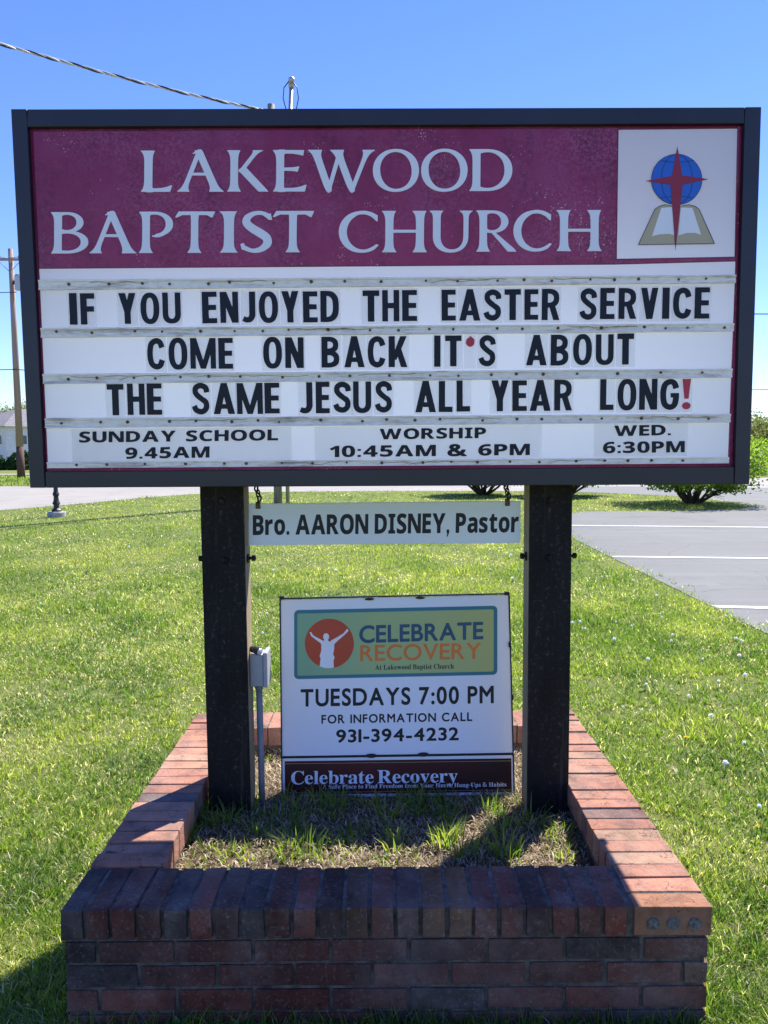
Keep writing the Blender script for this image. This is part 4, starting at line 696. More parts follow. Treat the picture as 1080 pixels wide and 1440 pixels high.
g = MB()
ys = [-60, 1.5, 3.8, 20, 42, 60, 80, 100, 160, 900]
for a, b in zip(ys[:-1], ys[1:]):
    g.add([(-900, a, ground_z(a)), (900, a, ground_z(a)), (900, b, ground_z(b)), (-900, b, ground_z(b))], [(0, 1, 2, 3)])
tag(g.build('lawn', M_lawn), kind='structure')


def sheet(name, pts, z, mat):
    m = MB(); m.add([(x, y, z) for x, y in pts], [tuple(range(len(pts)))])
    return tag(m.build(name, mat), kind='structure')


lot_edge = [(3.07, -6), (3.08, 6), (3.10, 12.3), (3.3, 15.2), (3.9, 17.0), (4.7, 17.7), (6.5, 17.6), (8.3, 17.9), (9.1, 18.9), (9.2, 20.4), (8.7, 22.5), (7.6, 24.0), (6.5, 25.0), (5.0, 25.9)]
sheet('parking_lot', lot_edge + [(5.2, 28.6), (9, 28.3), (14, 26.5), (60, 20), (60, -6)], .006, M_lot)
sheet('road', [(5.0, 25.9), (0, 26.6), (-3, 26.6), (-5, 26.3), (-6.4, 25.7), (-7.5, 24), (-8.4, 21.7), (-9.7, 19.4), (-13, 14), (-19, 4), (-26, -6), (-60, 8), (-40, 24), (-16.1, 32.2), (-7.7, 31.0), (0, 31.2), (17, 34.7), (60, 42), (60, 20), (14, 26.5), (9, 28.3), (5.2, 28.6)], .004, M_road)
sheet('far_road', [(-120, 44.5), (-25, 50.4), (10, 52), (10, 54), (-25, 52.3), (-120, 47)], ground_z(50) + .06, M_road)
for (xa, ya, xb, yb) in ((3.35, 14.62, 12.5, 13.0), (3.12, 10.42, 12, 9.2), (3.10, 7.12, 12, 5.7)):
    sheet('parking_stripe', [(xa, ya - .055), (xb, yb - .055), (xb, yb + .055), (xa, ya + .055)], .011, M_stripe)

# lawn boundary test used by the grass
LOT = np.array(lot_edge + [(60, 25.9), (60, -6)])
ROAD = np.array([(5.0, 25.9), (0, 26.6), (-3, 26.6), (-5, 26.3), (-6.4, 25.7), (-7.5, 24), (-8.4, 21.7), (-9.7, 19.4), (-13, 14), (-19, 4), (-26, -6), (-60, 8), (-60, 40), (60, 40), (60, 25.9)])


def inside(P, poly):
    x, y = P[:, 0], P[:, 1]; r = np.zeros(len(P), bool); j = len(poly) - 1
    for i in range(len(poly)):
        xi, yi = poly[i]; xj, yj = poly[j]
        c = ((yi > y) != (yj > y)) & (x < (xj - xi) * (y - yi) / (yj - yi + 1e-12) + xi)
        r ^= c; j = i
    return r


def vnoise(P, scale, seed=0):
    """smooth value noise in 0..1"""
    q = P * scale + 137.31 * (seed + 1); i = np.floor(q).astype(int); f = q - i; f = f * f * (3 - 2 * f)

    def h(a, b):
        v = np.sin(a * 127.1 + b * 311.7 + seed * 74.7) * 43758.5453
        return v - np.floor(v)
    a = h(i[:, 0], i[:, 1]); b = h(i[:, 0] + 1, i[:, 1]); c = h(i[:, 0], i[:, 1] + 1); d = h(i[:, 0] + 1, i[:, 1] + 1)
    return (a * (1 - f[:, 0]) + b * f[:, 0]) * (1 - f[:, 1]) + (c * (1 - f[:, 0]) + d * f[:, 0]) * f[:, 1]


def blades(name, P, z, h, w, lean, tint, mat, ang=None):
    n = len(P); ang = rng.uniform(0, 2 * np.pi, n) if ang is None else ang
    face = rng.uniform(0, np.pi, n)
    dx, dy = np.cos(ang), np.sin(ang); fx, fy = np.cos(face), np.sin(face)
    V = np.empty((n, 5, 3))
    for k, (t, ww) in enumerate(((0, 1.0), (0, -1.0), (.55, .8), (.55, -.8), (1, 0))):
        b = lean * (t ** 1.7) * h
        V[:, k, 0] = P[:, 0] + dx * b + fx * ww * w / 2
        V[:, k, 1] = P[:, 1] + dy * b + fy * ww * w / 2
        V[:, k, 2] = z + h * t * np.sqrt(np.maximum(.08, 1 - (lean * t * .75) ** 2))
    me = bpy.data.meshes.new(name)
    me.vertices.add(n * 5); me.vertices.foreach_set('co', V.ravel())
    base = (np.arange(n) * 5)[:, None]
    L = np.concatenate([base + np.array([0, 1, 3, 2]), base + np.array([2, 3, 4])], 1).ravel()
    me.loops.add(n * 7); me.loops.foreach_set('vertex_index', L.astype(np.int32))
    st = np.stack([np.arange(n) * 7, np.arange(n) * 7 + 4], 1).ravel()
    me.polygons.add(n * 2); me.polygons.foreach_set('loop_start', st.astype(np.int32))
    me.update(calc_edges=True)
    at = me.attributes.new('tint', 'FLOAT', 'POINT')
    at.data.foreach_set('value', np.repeat(np.clip(tint, 0, 1), 5).astype(np.float32))
    me.materials.append(mat)
    return link(name, me)


# ---- lawn grass (nobody could count it)
PX0, PX1, PY0, PY1 = -.842, .836, 1.90, 3.39


def lawn_points(n, y0, y1, k):
    u = rng.random(n)
    if k == 0: y = y0 + (y1 - y0) * u
    else: y = (y0 ** -k + u * (y1 ** -k - y0 ** -k)) ** (-1 / k)
    x = rng.uniform(-1, 1, n) * (.58 * y + 1.5)
    P = np.stack([x, y], 1)
    Q = P + rng.normal(0, 1, P.shape) * (.025 + .008 * P[:, 1:2])
    keep = ~inside(Q, LOT) & ~inside(Q, ROAD)
    keep &= ~((x > PX0 - .005) & (x < PX1 + .005) & (y > PY0 - .005) & (y < PY1 + .005))
    return P[keep]


# near the camera the turf is built tuft by tuft, thinning into loose blades further off
T = lawn_points(24000, 1.4, 9.5, .75)
nt = len(T); nb = rng.integers(9, 24, nt); ix = np.repeat(np.arange(nt), nb); nB = len(ix)
lush = np.clip(vnoise(T, 1.1, 31) * .55 + vnoise(T, 3.6, 32) * .45, 0, 1)
t_h = (.022 + .05 * np.clip(lush - .15, 0, 1) ** 1.3) * rng.uniform(.6, 1.5, nt)
t_t = np.clip(-.02 + .62 * vnoise(T, 2.1, 33) + .30 * rng.random(nt), 0, .8)
t_r = rng.uniform(.015, .05, nt)
ang = rng.uniform(0, 2 * np.pi, nB); rad_ = t_r[ix] * np.sqrt(rng.random(nB))
Pt = T[ix] + np.stack([np.cos(ang), np.sin(ang)], 1) * rad_[:, None]
ok = ~((Pt[:, 0] > PX0 - .004) & (Pt[:, 0] < PX1 + .004) & (Pt[:, 1] > PY0 - .004) & (Pt[:, 1] < PY1 + .004))
hh = t_h[ix] * rng.uniform(.5, 1.2, nB)
lean = np.clip(rad_ / .04 * .8 + rng.uniform(0, .6, nB), .1, 1.2)
tint = t_t[ix] + rng.uniform(-.1, .12, nB)
dry = rng.random(nB) < .10 + .25 * (lush[ix] < .38)
tint = np.where(dry, rng.uniform(.86, 1, nB), np.minimum(tint, .83))
ww = (.0030 + .0005 * np.maximum(Pt[:, 1] - 2, 0)) * rng.uniform(.7, 1.5, nB)
tag(blades('lawn_grass', Pt[ok], -.002, hh[ok], ww[ok], lean[ok], tint[ok], GRASS, (ang + rng.normal(0, .6, nB))[ok]), 'tufted spring grass of the lawn close to the brick planter', 'grass', kind='stuff')

P = np.concatenate([lawn_points(215000, 1.4, 7.5, .6), lawn_points(255000, 5.0, 27, .55)])
d = P[:, 1]
cl = vnoise(P, 3.1, 1) * .55 + vnoise(P, 9.0, 2) * .45
hh = (.016 + .05 * cl ** 1.5) * rng.uniform(.6, 1.35, len(P)) * np.where(d < 5, .8, 1)
hh = np.where(vnoise(P, 1.3, 4) > .72, hh * 1.5, hh)
ww = (.0026 + .0007 * np.maximum(d - 2, 0)) * rng.uniform(.7, 1.3, len(P))
tint = .02 + .50 * vnoise(P, 1.9, 6) + .30 * rng.random(len(P)) + .25 * vnoise(P, .55, 7)
patch = np.clip((vnoise(P, .9, 12) * .6 + vnoise(P, 3.3, 13) * .4 - .46) * 4, 0, 1)
dry = rng.random(len(P)) < .05 + .24 * patch + .14 * (d < 5)
tint = np.where(dry, rng.uniform(.86, 1, len(P)), np.minimum(tint, .83))
tag(blades('lawn_turf', P, -.002, hh, ww, np.where(dry, rng.uniform(.7, 1.3, len(P)), rng.uniform(.15, 1.0, len(P))), tint, GRASS), 'mown spring turf stretching back to the pale road', 'grass', kind='stuff')

# far bank of grass beyond the road and along the horizon
P = np.stack([rng.uniform(-40, 40, 26000), rng.uniform(31.5, 44, 26000)], 1)
P = P[~inside(P, np.array([(-60, 8), (-40, 24), (-16.1, 32.2), (-7.7, 31.0), (0, 31.2), (17, 34.7), (60, 42), (60, 0)]))]
tag(blades('roadside_grass', P, 0, rng.uniform(.06, .16, len(P)), np.full(len(P), .05), rng.uniform(.1, .8, len(P)), .3 + .4 * vnoise(P, .6, 3) + .15 * rng.random(len(P)), GRASS), 'strip of grass on the far side of the pale road', 'grass', kind='stuff')

# ================================================================== PLANTER
planter = thing('brick_planter', 'low rectangular red brick planter under the church sign', 'planter', loc=(0, 2.645, 0))
OFF = Vector((0, 2.645, 0))
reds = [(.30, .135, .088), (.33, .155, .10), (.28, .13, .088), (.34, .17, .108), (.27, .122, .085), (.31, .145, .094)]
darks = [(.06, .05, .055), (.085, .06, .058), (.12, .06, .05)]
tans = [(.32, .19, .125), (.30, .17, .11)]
shaded_bricks = [(.135, .040, .025), (.145, .042, .026), (.11, .038, .026), (.095, .036, .027), (.075, .038, .029), (.05, .036, .031), (.11, .057, .033), (.12, .037, .024)]  # front bricks: shade painted in as darker colours, along with some dirt


def shaded_bcol():
    c = random.choice(shaded_bricks); k = random.uniform(.7, 1.2)
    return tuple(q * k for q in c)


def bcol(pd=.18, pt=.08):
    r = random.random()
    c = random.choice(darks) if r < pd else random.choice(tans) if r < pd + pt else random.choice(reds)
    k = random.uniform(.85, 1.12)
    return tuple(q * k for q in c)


J = .0105
ZT = .339; ZC = .249; CH = .0673
cop = MB(); wal = MB()
oh = .006


def b2(mb, x0, x1, y0, y1, z0, z1, col, j=.0018):
    mb.box(x0, x1, y0 - OFF.y, y1 - OFF.y, z0, z1, col, j)


# coping: rowlock bricks in a pinwheel
W = .194; JC = .0055
n = 22; p = (PX1 - W - J - PX0 + oh) / n
for i in range(n):
    x0 = PX0 - oh + i * p
    c = shaded_bcol()
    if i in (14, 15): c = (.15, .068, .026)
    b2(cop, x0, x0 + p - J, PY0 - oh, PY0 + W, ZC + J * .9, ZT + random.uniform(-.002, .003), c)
n = 22; p = (PY1 - PY0 + oh) / n
for i in range(n):                      # right side, runs to the front corner
    y0 = PY0 - oh + i * p
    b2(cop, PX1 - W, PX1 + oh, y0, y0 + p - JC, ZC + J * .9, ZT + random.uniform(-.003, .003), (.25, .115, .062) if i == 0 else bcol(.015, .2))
n = 19; ya = PY0 + W + J; p = (PY1 - ya) / n
for i in range(n):                      # left side
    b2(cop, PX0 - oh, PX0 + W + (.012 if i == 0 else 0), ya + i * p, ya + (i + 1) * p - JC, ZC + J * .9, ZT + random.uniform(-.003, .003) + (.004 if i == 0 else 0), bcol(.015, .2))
n = 19; xa = PX0 + W + J; p = (PX1 - W - J - xa) / n
for i in range(n):                      # back
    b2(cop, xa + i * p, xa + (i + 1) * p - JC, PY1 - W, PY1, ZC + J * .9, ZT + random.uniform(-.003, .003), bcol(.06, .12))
cop.build('coping', M_brick, planter, .003, 2)

# running bond courses below
for k in range(5):
    z1 = ZC - k * CH; z0 = z1 - CH + J
    st = (-.752 if k % 2 == 0 else -.645)
    xs = [PX0] + [x for x in np.arange(st, PX1 - .04, .2032)] + [PX1 + J]
    for a, b in zip(xs[:-1], xs[1:]):
        b2(wal, a, b - J, PY0, PY0 + .092, z0, z1, shaded_bcol())
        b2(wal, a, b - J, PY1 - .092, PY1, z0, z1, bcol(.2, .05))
    yst = PY0 + .092 + J + (.1016 if k % 2 else .2032)
    yy = [PY0 + .092 + J] + list(np.arange(yst, PY1 - .15, .2032)) + [PY1 - .092]
    for a, b in zip(yy[:-1], yy[1:]):
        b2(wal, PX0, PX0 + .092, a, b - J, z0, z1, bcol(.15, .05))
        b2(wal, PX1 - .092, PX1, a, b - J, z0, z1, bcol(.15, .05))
wal.build('brickwork', M_brick, planter, .0025, 2)
mo = MB(); e = .006
for (x0, x1, y0, y1) in ((PX0 + e, PX1 - e, PY0 + e, PY0 + W - e), (PX0 + e, PX1 - e, PY1 - W + e, PY1 - e), (PX0 + e, PX0 + W - e, PY0 + W - e, PY1 - W + e), (PX1 - W + e, PX1 - e, PY0 + W - e, PY1 - W + e)):
    mo.box(x0, x1, y0 - OFF.y, y1 - OFF.y, -.08, ZT - .0035)
mo.build('mortar', M_mortar, planter)
for px in (918.5, 946.5, 977):
    p = on_y(px, 1299, PY0 - oh - .001)
    MB().tube([(p.x, PY0 - oh - .004 - OFF.y + .004, p.z), (p.x, PY0 - oh - .0035 - OFF.y, p.z)], [.0165, .0155], 18).build('filled_core_hole', M_corefill, planter)

# soil with straw and tufts
sm = MB(); NX, NY = 60, 52
sx0, sx1, sy0, sy1 = PX0 + W - .01, PX1 - W + .01, PY0 + W - .01, PY1 - W + .01


SOIL = .232


def soil_z(x, y):
    return (SOIL - .007) + .012 * math.sin(3.1 * x + 1) * math.sin(4.3 * y) + .006 * math.sin(17 * x + 3 * y) * math.sin(13 * y - 5 * x)


for j in range(NY + 1):
    for i in range(NX + 1):
        x = sx0 + (sx1 - sx0) * i / NX; y = sy0 + (sy1 - sy0) * j / NY
        sm.v.append((x, y, soil_z(x, y) + random.uniform(-.004, .004)))
for j in range(NY):
    for i in range(NX):
        a = j * (NX + 1) + i
        sm.f.append((a, a + 1, a + NX + 2, a + NX + 1)); sm.c.append(None)
tag(sm.build('planter_soil', M_soil, smooth=True), 'bare brown soil bed inside the brick planter', 'soil', kind='stuff')


def soil_zs(P): return (SOIL - .007) + .012 * np.sin(3.1 * P[:, 0] + 1) * np.sin(4.3 * P[:, 1]) + .006 * np.sin(17 * P[:, 0] + 3 * P[:, 1]) * np.sin(13 * P[:, 1] - 5 * P[:, 0])


P = np.stack([rng.uniform(sx0, sx1, 17000), rng.uniform(sy0, sy1, 17000)], 1)
tag(blades('dry_straw', P, soil_zs(P) + rng.uniform(.0, .012, len(P)), rng.uniform(.010, .034, len(P)), rng.uniform(.002, .0055, len(P)), rng.uniform(1.0, 1.3, len(P)), rng.uniform(.0, 1, len(P)), STRAW), 'dry straw and dead grass strewn over the planter soil', 'straw', kind='stuff')

tp = []; th = []; tt = []; ta = []; tl = []


def tuft(x, y, n, r, h, tn):
    for _ in range(n):
        a = random.uniform(0, 2 * math.pi); q = r * math.sqrt(random.random())
        tp.append((x + q * math.cos(a), y + q * math.sin(a))); th.append(h * random.uniform(.45, 1.15))
        tt.append(tn + random.uniform(-.25, .25)); ta.append(a + random.uniform(-.7, .7)); tl.append(random.uniform(.15, 1.0))


for _ in range(60):
    x = random.uniform(sx0 + .03, sx1 - .03); y = random.uniform(sy0 + .05, sy1 - .05)
    tuft(x, y, random.randint(8, 26), .04, random.uniform(.018, .045), random.uniform(.35, .8))
for px, py, h in ((640, 1150, .10), (700, 1140, .09), (600, 1140, .085), (530, 1150, .09), (470, 1150, .08), (420, 1150, .08), (380, 1150, .075), (330, 1150, .08), (760, 1160, .09), (300, 1140, .09), (270, 1160, .085), (340, 1165, .07), (400, 1190, .07), (440, 1180, .07), (500, 1185, .075), (640, 1190, .11), (700, 1195, .12), (560, 1120, .08), (650, 1125, .1), (740, 1130, .09), (390, 1125, .09), (450, 1128, .08), (360, 1130, .085), (310, 1125, .08), (620, 1165, .09), (545, 1175, .07), (780, 1170, .085), (815, 1170, .05), (660, 1205, .11), (720, 1208, .1), (430, 1200, .07), (480, 1135, .09), (265, 1185, .08), (290, 1195, .07), (330, 1195, .07), (365, 1205, .06), (410, 1207, .09), (455, 1208, .06), (345, 1150, .09), (285, 1155, .1), (520, 1205, .05), (575, 1195, .07), (300, 1170, .08), (385, 1175, .07), (430, 1165, .08), (490, 1165, .08), (800, 1195, .06), (520, 1130, .08), (690, 1165, .09), (590, 1125, .09)):
    p = on_z(px, py, SOIL)
    for _ in range(2): tuft(p.x + random.uniform(-.06, .06), min(sy1 - .03, max(sy0 + .03, p.y + random.uniform(-.04, .04))), random.randint(14, 26), .035, h * random.uniform(.6, 1.15), random.uniform(.35, .7))
# weeds and taller grass along the outside of the planter walls
P = np.array(tp); P[:, 0] = np.clip(P[:, 0], sx0 + .01, sx1 - .01); P[:, 1] = np.clip(P[:, 1], sy0 + .01, sy1 - .01)
tag(blades('planter_grass', P, soil_zs(P) - .003, np.array(th), rng.uniform(.0035, .0070, len(P)), np.array(tl), np.clip(np.array(tt), .05, .84), GRASS, np.array(ta)), 'loose tufts of green grass growing in the planter bed', 'grass', kind='stuff')
ed = []
for _ in range(1500):
    s_ = random.random()
    if s_ < .45: ed.append((random.uniform(PX0, PX1), PY0 - abs(random.gauss(0, .02)) - .008))
    elif s_ < .72: ed.append((PX0 - abs(random.gauss(0, .02)) - .008, random.uniform(PY0, PY1)))
    else: ed.append((PX1 + abs(random.gauss(0, .02)) + .01, random.uniform(PY0, PY1)))
P = np.array(ed)
tag(blades('edge_grass', P, -.002, rng.uniform(.03, .10, len(P)), rng.uniform(.003, .006, len(P)), rng.uniform(.1, .8, len(P)), rng.uniform(.1, .7, len(P)), GRASS), 'longer grass left uncut against the planter walls', 'grass', kind='stuff')


def weed(px, n, h):
    p = on_y(px, 1432, PY0 - .02)
    m = MB()
    for i in range(n):
        a = random.uniform(-2.6, -.5) + (math.pi if random.random() < .3 else 0); L = h * random.uniform(.6, 1.2); w = L * .16
        pts = []
        for t in (0, .35, .7, 1):
            r_ = L * .45 * t; z = L * (t - .25 * t * t)
            c = (r_ * math.cos(a), r_ * math.sin(a) * .4, z); k = w * (.3 + 2.2 * t * (1 - t) ** .8) if t < 1 else .001
            pts += [(c[0] - k * math.sin(a), c[1] + k * .5 * math.cos(a), z), (c[0] + k * math.sin(a), c[1] - k * .5 * math.cos(a), z + k * .3)]
        m.add(pts, [(0, 1, 3, 2), (2, 3, 5, 4), (4, 5, 7, 6)])
    o = m.build('weed', M_weed); o.location = (p.x, PY0 - .02, -.005)
    return o


M_weed = simple('weed leaf', (.055, .13, .03), .5, .3, .3, 20)
for px, n, h, lab in ((248, 7, .075, 'broad leaved weed against the front wall near its left corner'), (455, 5, .04, 'small weed at the foot of the front wall, second from left'), (545, 6, .045, 'small weed at the middle of the front wall foot'), (640, 5, .04, 'small weed at the front wall foot, second from right'), (735, 5, .05, 'small weed at the front wall foot, furthest right')):
    tag(weed(px, n, h), lab, 'weed', 'weeds along the planter wall')

# ================================================================== CHURCH SIGN
YS = 2.47
SP = Plane((.018, YS, 1.40), (1, 0, 0), (0, 0, 1))
uv = SP.uv
sign = thing('church_sign', 'wide navy framed church sign with maroon title panel and white message board', 'sign', SP.matrix())
O = dict(TL=(15, 153), TR=(1071, 150), BR=(1054, 681), BL=(42, 686))
I = dict(TL=(37, 178), TR=(1048, 173), BR=(1033, 656), BL=(63, 663))
body = MB()
cx = [uv(*O[k]) for k in ('TL', 'TR', 'BR', 'BL')]
ins = [(cx[0][0] + .004, cx[0][1] - .004), (cx[1][0] - .004, cx[1][1] - .004), (cx[2][0] - .004, cx[2][1] + .004), (cx[3][0] + .004, cx[3][1] + .004)]
def inset(P, d):
    return [(P[0][0] + d, P[0][1] - d), (P[1][0] - d, P[1][1] - d), (P[2][0] - d, P[2][1] + d), (P[3][0] + d, P[3][1] + d)]


def ring_prism(mb, A_, B_, n0, n1):
    vs = [(x, y, n0) for x, y in A_] + [(x, y, n0) for x, y in B_] + [(x, y, n1) for x, y in A_] + [(x, y, n1) for x, y in B_]
    fs = []
    for i in range(4):
        j = (i + 1) % 4
        fs += [(i, j, 4 + j, 4 + i), (8 + i, 12 + i, 12 + j, 8 + j), (i, 8 + i, 8 + j, j), (4 + i, 4 + j, 12 + j, 12 + i)]
    return mb.add(vs, fs)


in2 = inset(ins, .010)
ring_prism(body, ins, in2, -.395, -.034)
body.build('cabinet_body', M_navy, sign, .003)
bm_ = MB(); ring_prism(bm_, [(x * 1.003, y) for x, y in cx], inset(cx, .055), -.43, -.396); bm_.build('back_frame', M_navy, sign, .002)
li = inset(in2, .002); lm = MB(); q4 = [(x, y, -.385) for x, y in li] + [(x, y, -.04) for x, y in li]
lm.add(q4, [(k, (k + 1) % 4, 4 + (k + 1) % 4, 4 + k) for k in range(4)]); lm.build('cabinet_liner', M_liner, sign)
zt0 = uv(540, 373)[1]
bk = inset(cx, .05)
MB().add([(bk[3][0], bk[3][1], -.41), (bk[2][0], bk[2][1], -.41), (bk[2][0], zt0, -.41), (bk[3][0], zt0, -.41)], [(0, 3, 2, 1)]).build('back_reader_face', M_back, sign)
MB().add([(bk[3][0], zt0, -.41), (bk[2][0], zt0, -.41), (bk[1][0], bk[1][1], -.41), (bk[0][0], bk[0][1], -.41)], [(0, 3, 2, 1)]).build('back_title_face', M_maroon, sign)


def U(p): return uv(*p)


iTL, iTR, iBR, iBL = (I[k] for k in ('TL', 'TR', 'BR', 'BL'))
oTL, oTR, oBR, oBL = (O[k] for k in ('TL', 'TR', 'BR', 'BL'))


def lerp(a, b, t): return (a[0] + (b[0] - a[0]) * t, a[1] + (b[1] - a[1]) * t)


px_prism('side_rail', SP, [oTL, (37, 153), (63, 686), oBL], -.034, 0, M_navy, sign, .0025)
px_prism('side_rail', SP, [(1048, 150.2), oTR, oBR, (1033, 681.1)], -.034, 0, M_navy, sign, .0025)
px_prism('top_rail', SP, [(37.6, 153), (1047.4, 150.2), iTR, iTL], -.034, -.002, M_navy, sign, .0025)
px_prism('bottom_rail', SP, [iBL, iBR, (1032.4, 681.1), (63.6, 686)], -.034, -.002, M_navy, sign, .0025)

# pan formed face: flange, bevel and raised field
rTL, rTR, rBR, rBL = (45.5, 184), (1041, 178.5), (1026.5, 650), (66.5, 657)
fTL, fTR, fBR, fBL = (40.5, 180.5), (1045, 175.5), (1030, 653.5), (64.5, 660.5)
face = MB()
fo = [U(p) for p in (iTL, iTR, iBR, iBL)]; fi = [U(p) for p in (fTL, fTR, fBR, fBL)]; rr = [U(p) for p in (rTL, rTR, rBR, rBL)]
fo = [(fo[0][0] - .01, fo[0][1] + .01), (fo[1][0] + .01, fo[1][1] + .01), (fo[2][0] + .01, fo[2][1] - .01), (fo[3][0] - .01, fo[3][1] - .01)]
vs = [(x, y, -.022) for x, y in fo] + [(x, y, -.020) for x, y in fi] + [(x, y, -.006) for x, y in rr]
fs = []
for i in range(4):
    j = (i + 1) % 4
    fs += [(i, j, 4 + j, 4 + i)[::-1], (4 + i, 4 + j, 8 + j, 8 + i)[::-1]]
face.add(vs, fs)
RB = dict(a=(53.5, 377), b=(868, 371), c=(1035.5, 366.5), d=(1024.5, 650.8), e=(66.5, 656.5))
LP = [(870, 181), (1038.5, 179.3), (1034.5, 361), (867.5, 364)]


def sheet_quad(mb, pts, n=-.006):
    p = [U(q) for q in pts]
    a_ = sum(p[i][0] * p[(i + 1) % len(p)][1] - p[(i + 1) % len(p)][0] * p[i][1] for i in range(len(p)))
    if a_ < 0: p = p[::-1]
    return mb.add([(x, y, n) for x, y in p], [tuple(range(len(p)))])


sheet_quad(face, [rTL, LP[0], LP[3], (868, 371), (53.5, 377)])
sheet_quad(face, [LP[3], LP[2], (1035.5, 366.5), (868, 371)])
sheet_quad(face, [rTL, (53.5, 377), (66.5, 656.5), rBL])
sheet_quad(face, [rTR, rBR, (1024.5, 650.8), (1035.5, 366.5), LP[2], LP[1]])
sheet_quad(face, [rTL, rTR, LP[1], LP[0]])
sheet_quad(face, [rBL, (66.5, 656.5), (1024.5, 650.8), rBR])
fp = face.build('face_panel', M_maroon, sign)
rb = MB(); sheet_quad(rb, [RB[k] for k in 'abcde']); rb.build('reader_board', M_white, sign)
lpm = MB(); sheet_quad(lpm, LP); logo = lpm.build('logo_panel', M_logo, sign)
ed_ = MB()
for a_, b_ in ((LP[0], LP[1]), (LP[1], LP[2]), (LP[2], LP[3]), (LP[3], LP[0]), (RB['a'], RB['b']), (RB['b'], RB['c'])):
    A_, B_ = Vector(U(a_)), Vector(U(b_)); d_ = (B_ - A_).normalized(); q_ = Vector((-d_.y, d_.x)) * .0012
    ed_.prism([tuple(A_ + q_), tuple(B_ + q_), tuple(B_ - q_), tuple(A_ - q_)], -.0055, -.0045)
ed_.build('panel_seam', M_maroon2, sign)

# title lettering, each word a part
TIT = [('LAKEWOOD', [('L', 197.5, 241), ('A', 249, 314), ('K', 319, 376.5), ('E', 383.5, 430.5), ('W', 433, 526), ('O', 524.5, 588.5), ('O', 592.5, 657), ('D', 660, 720)], (211.3, 269.3), (209, 268)),
       ('BAPTIST', [('B', 71, 123), ('A', 125.5, 191), ('P', 195, 242), ('T', 246, 301), ('I', 308.5, 333.5), ('S', 338, 381.5), ('T', 383.5, 440.5)], (298, 356.3), (296, 354.2)),
       ('CHURCH', [('C', 476.5, 532), ('H', 537, 600), ('U', 604, 664), ('R', 670, 726), ('C', 722.5, 776), ('H', 783, 846)], (296.5, 355), (294.7, 352.5))]
for word, L, (ta_, ba_), (tb_, bb_) in TIT:
    part = link('title_lettering', None, sign); part['label'] = 'white roman capitals spelling ' + word
    x_a, x_b = L[0][1], L[-1][2]
    ms = []
    for ch, xl, xr in L:
        t = ((xl + xr) / 2 - x_a) / (x_b - x_a)
        yt = ta_ + (tb_ - ta_) * t; yb = ba_ + (bb_ - ba_) * t
        fit_text('letter', 'T', ch, SP, (xl - .4, yb), (xr + .4, yb), (xl, yt), -.0058, M_letterw, part, offset=.006, thick=.0028)

# logo: globe, four pointed star, open book
def lg(x, y): return (860 + x / 4.909, 170 + y / 4.909)


def disc(px, py, rx, n=40, ry=None):
    ry = ry or rx
    return [(px + rx * math.cos(2 * math.pi * i / n), py + ry * math.sin(2 * math.pi * i / n)) for i in range(n)]


px_prism('book', SP, [lg(*q) for q in ((190, 850), (300, 612), (330, 590), (370, 580), (420, 590), (450, 600), (490, 590), (535, 580), (580, 590), (605, 612), (710, 844))], -.003, -.0024, M_book, logo)
px_prism('book_page', SP, [lg(*q) for q in ((345, 600), (425, 592), (440, 790), (400, 778), (330, 782), (280, 795))], -.0024, -.0019, M_page, logo)
px_prism('book_page', SP, [lg(*q) for q in ((560, 600), (480, 596), (462, 790), (520, 772), (580, 772), (620, 785))], -.0024, -.0019, M_page, logo)


def px_line(mb, pts, w, n0, n1):
    for a, b in zip(pts[:-1], pts[1:]):
        d_ = math.hypot(b[0] - a[0], b[1] - a[1]); nx, ny = -(b[1] - a[1]) / d_ * w / 2, (b[0] - a[0]) / d_ * w / 2
        mb.prism([SP.uv(a[0] + nx, a[1] + ny), SP.uv(b[0] + nx, b[1] + ny), SP.uv(b[0] - nx, b[1] - ny), SP.uv(a[0] - nx, a[1] - ny)], n0, n1)


ol = MB()
px_line(ol, [lg(*q) for q in ((186, 854), (300, 610), (330, 588), (370, 577), (418, 586))], .9, -.0024, -.0018)
px_line(ol, [lg(*q) for q in ((482, 586), (535, 577), (580, 588), (607, 610), (713, 846))], .9, -.0023, -.0017)
px_line(ol, [lg(186, 854), lg(713, 846)], .9, -.0022, -.0016)
ol.build('book_outline', M_line, logo)
gc = lg(452, 402)
px_prism('globe_outline', SP, disc(gc[0], gc[1], 36.0), -.003, -.0022, M_line, logo)
px_prism('globe', SP, disc(gc[0], gc[1], 35.2), -.0022, -.0015, M_globe, logo)
gr = MB()
px_line(gr, [(gc[0] + 22 * math.cos(t), gc[1] + 35 * math.sin(t)) for t in np.linspace(-math.pi / 2, math.pi * 1.5, 30)], .8, -.0015, -.0011)
for sg in (-1, 1):
    px_line(gr, [(gc[0] + x, gc[1] + sg * (22 - 7 * (abs(x) / 24) ** 2 * -.2) - sg * 8 * (1 - (x / 26) ** 2) * -.25 + sg * 3 * ((x / 24) ** 2)) for x in np.linspace(-24, 24, 14)], .8, -.0014, -.0010)
gr.build('globe_lines', M_line, logo)
px_prism('star', SP, [lg(*q) for q in ((455, 175), (488, 375), (670, 402), (492, 440), (442, 895), (408, 440), (235, 414), (418, 378))], -.0011, -.0004, M_star, logo)

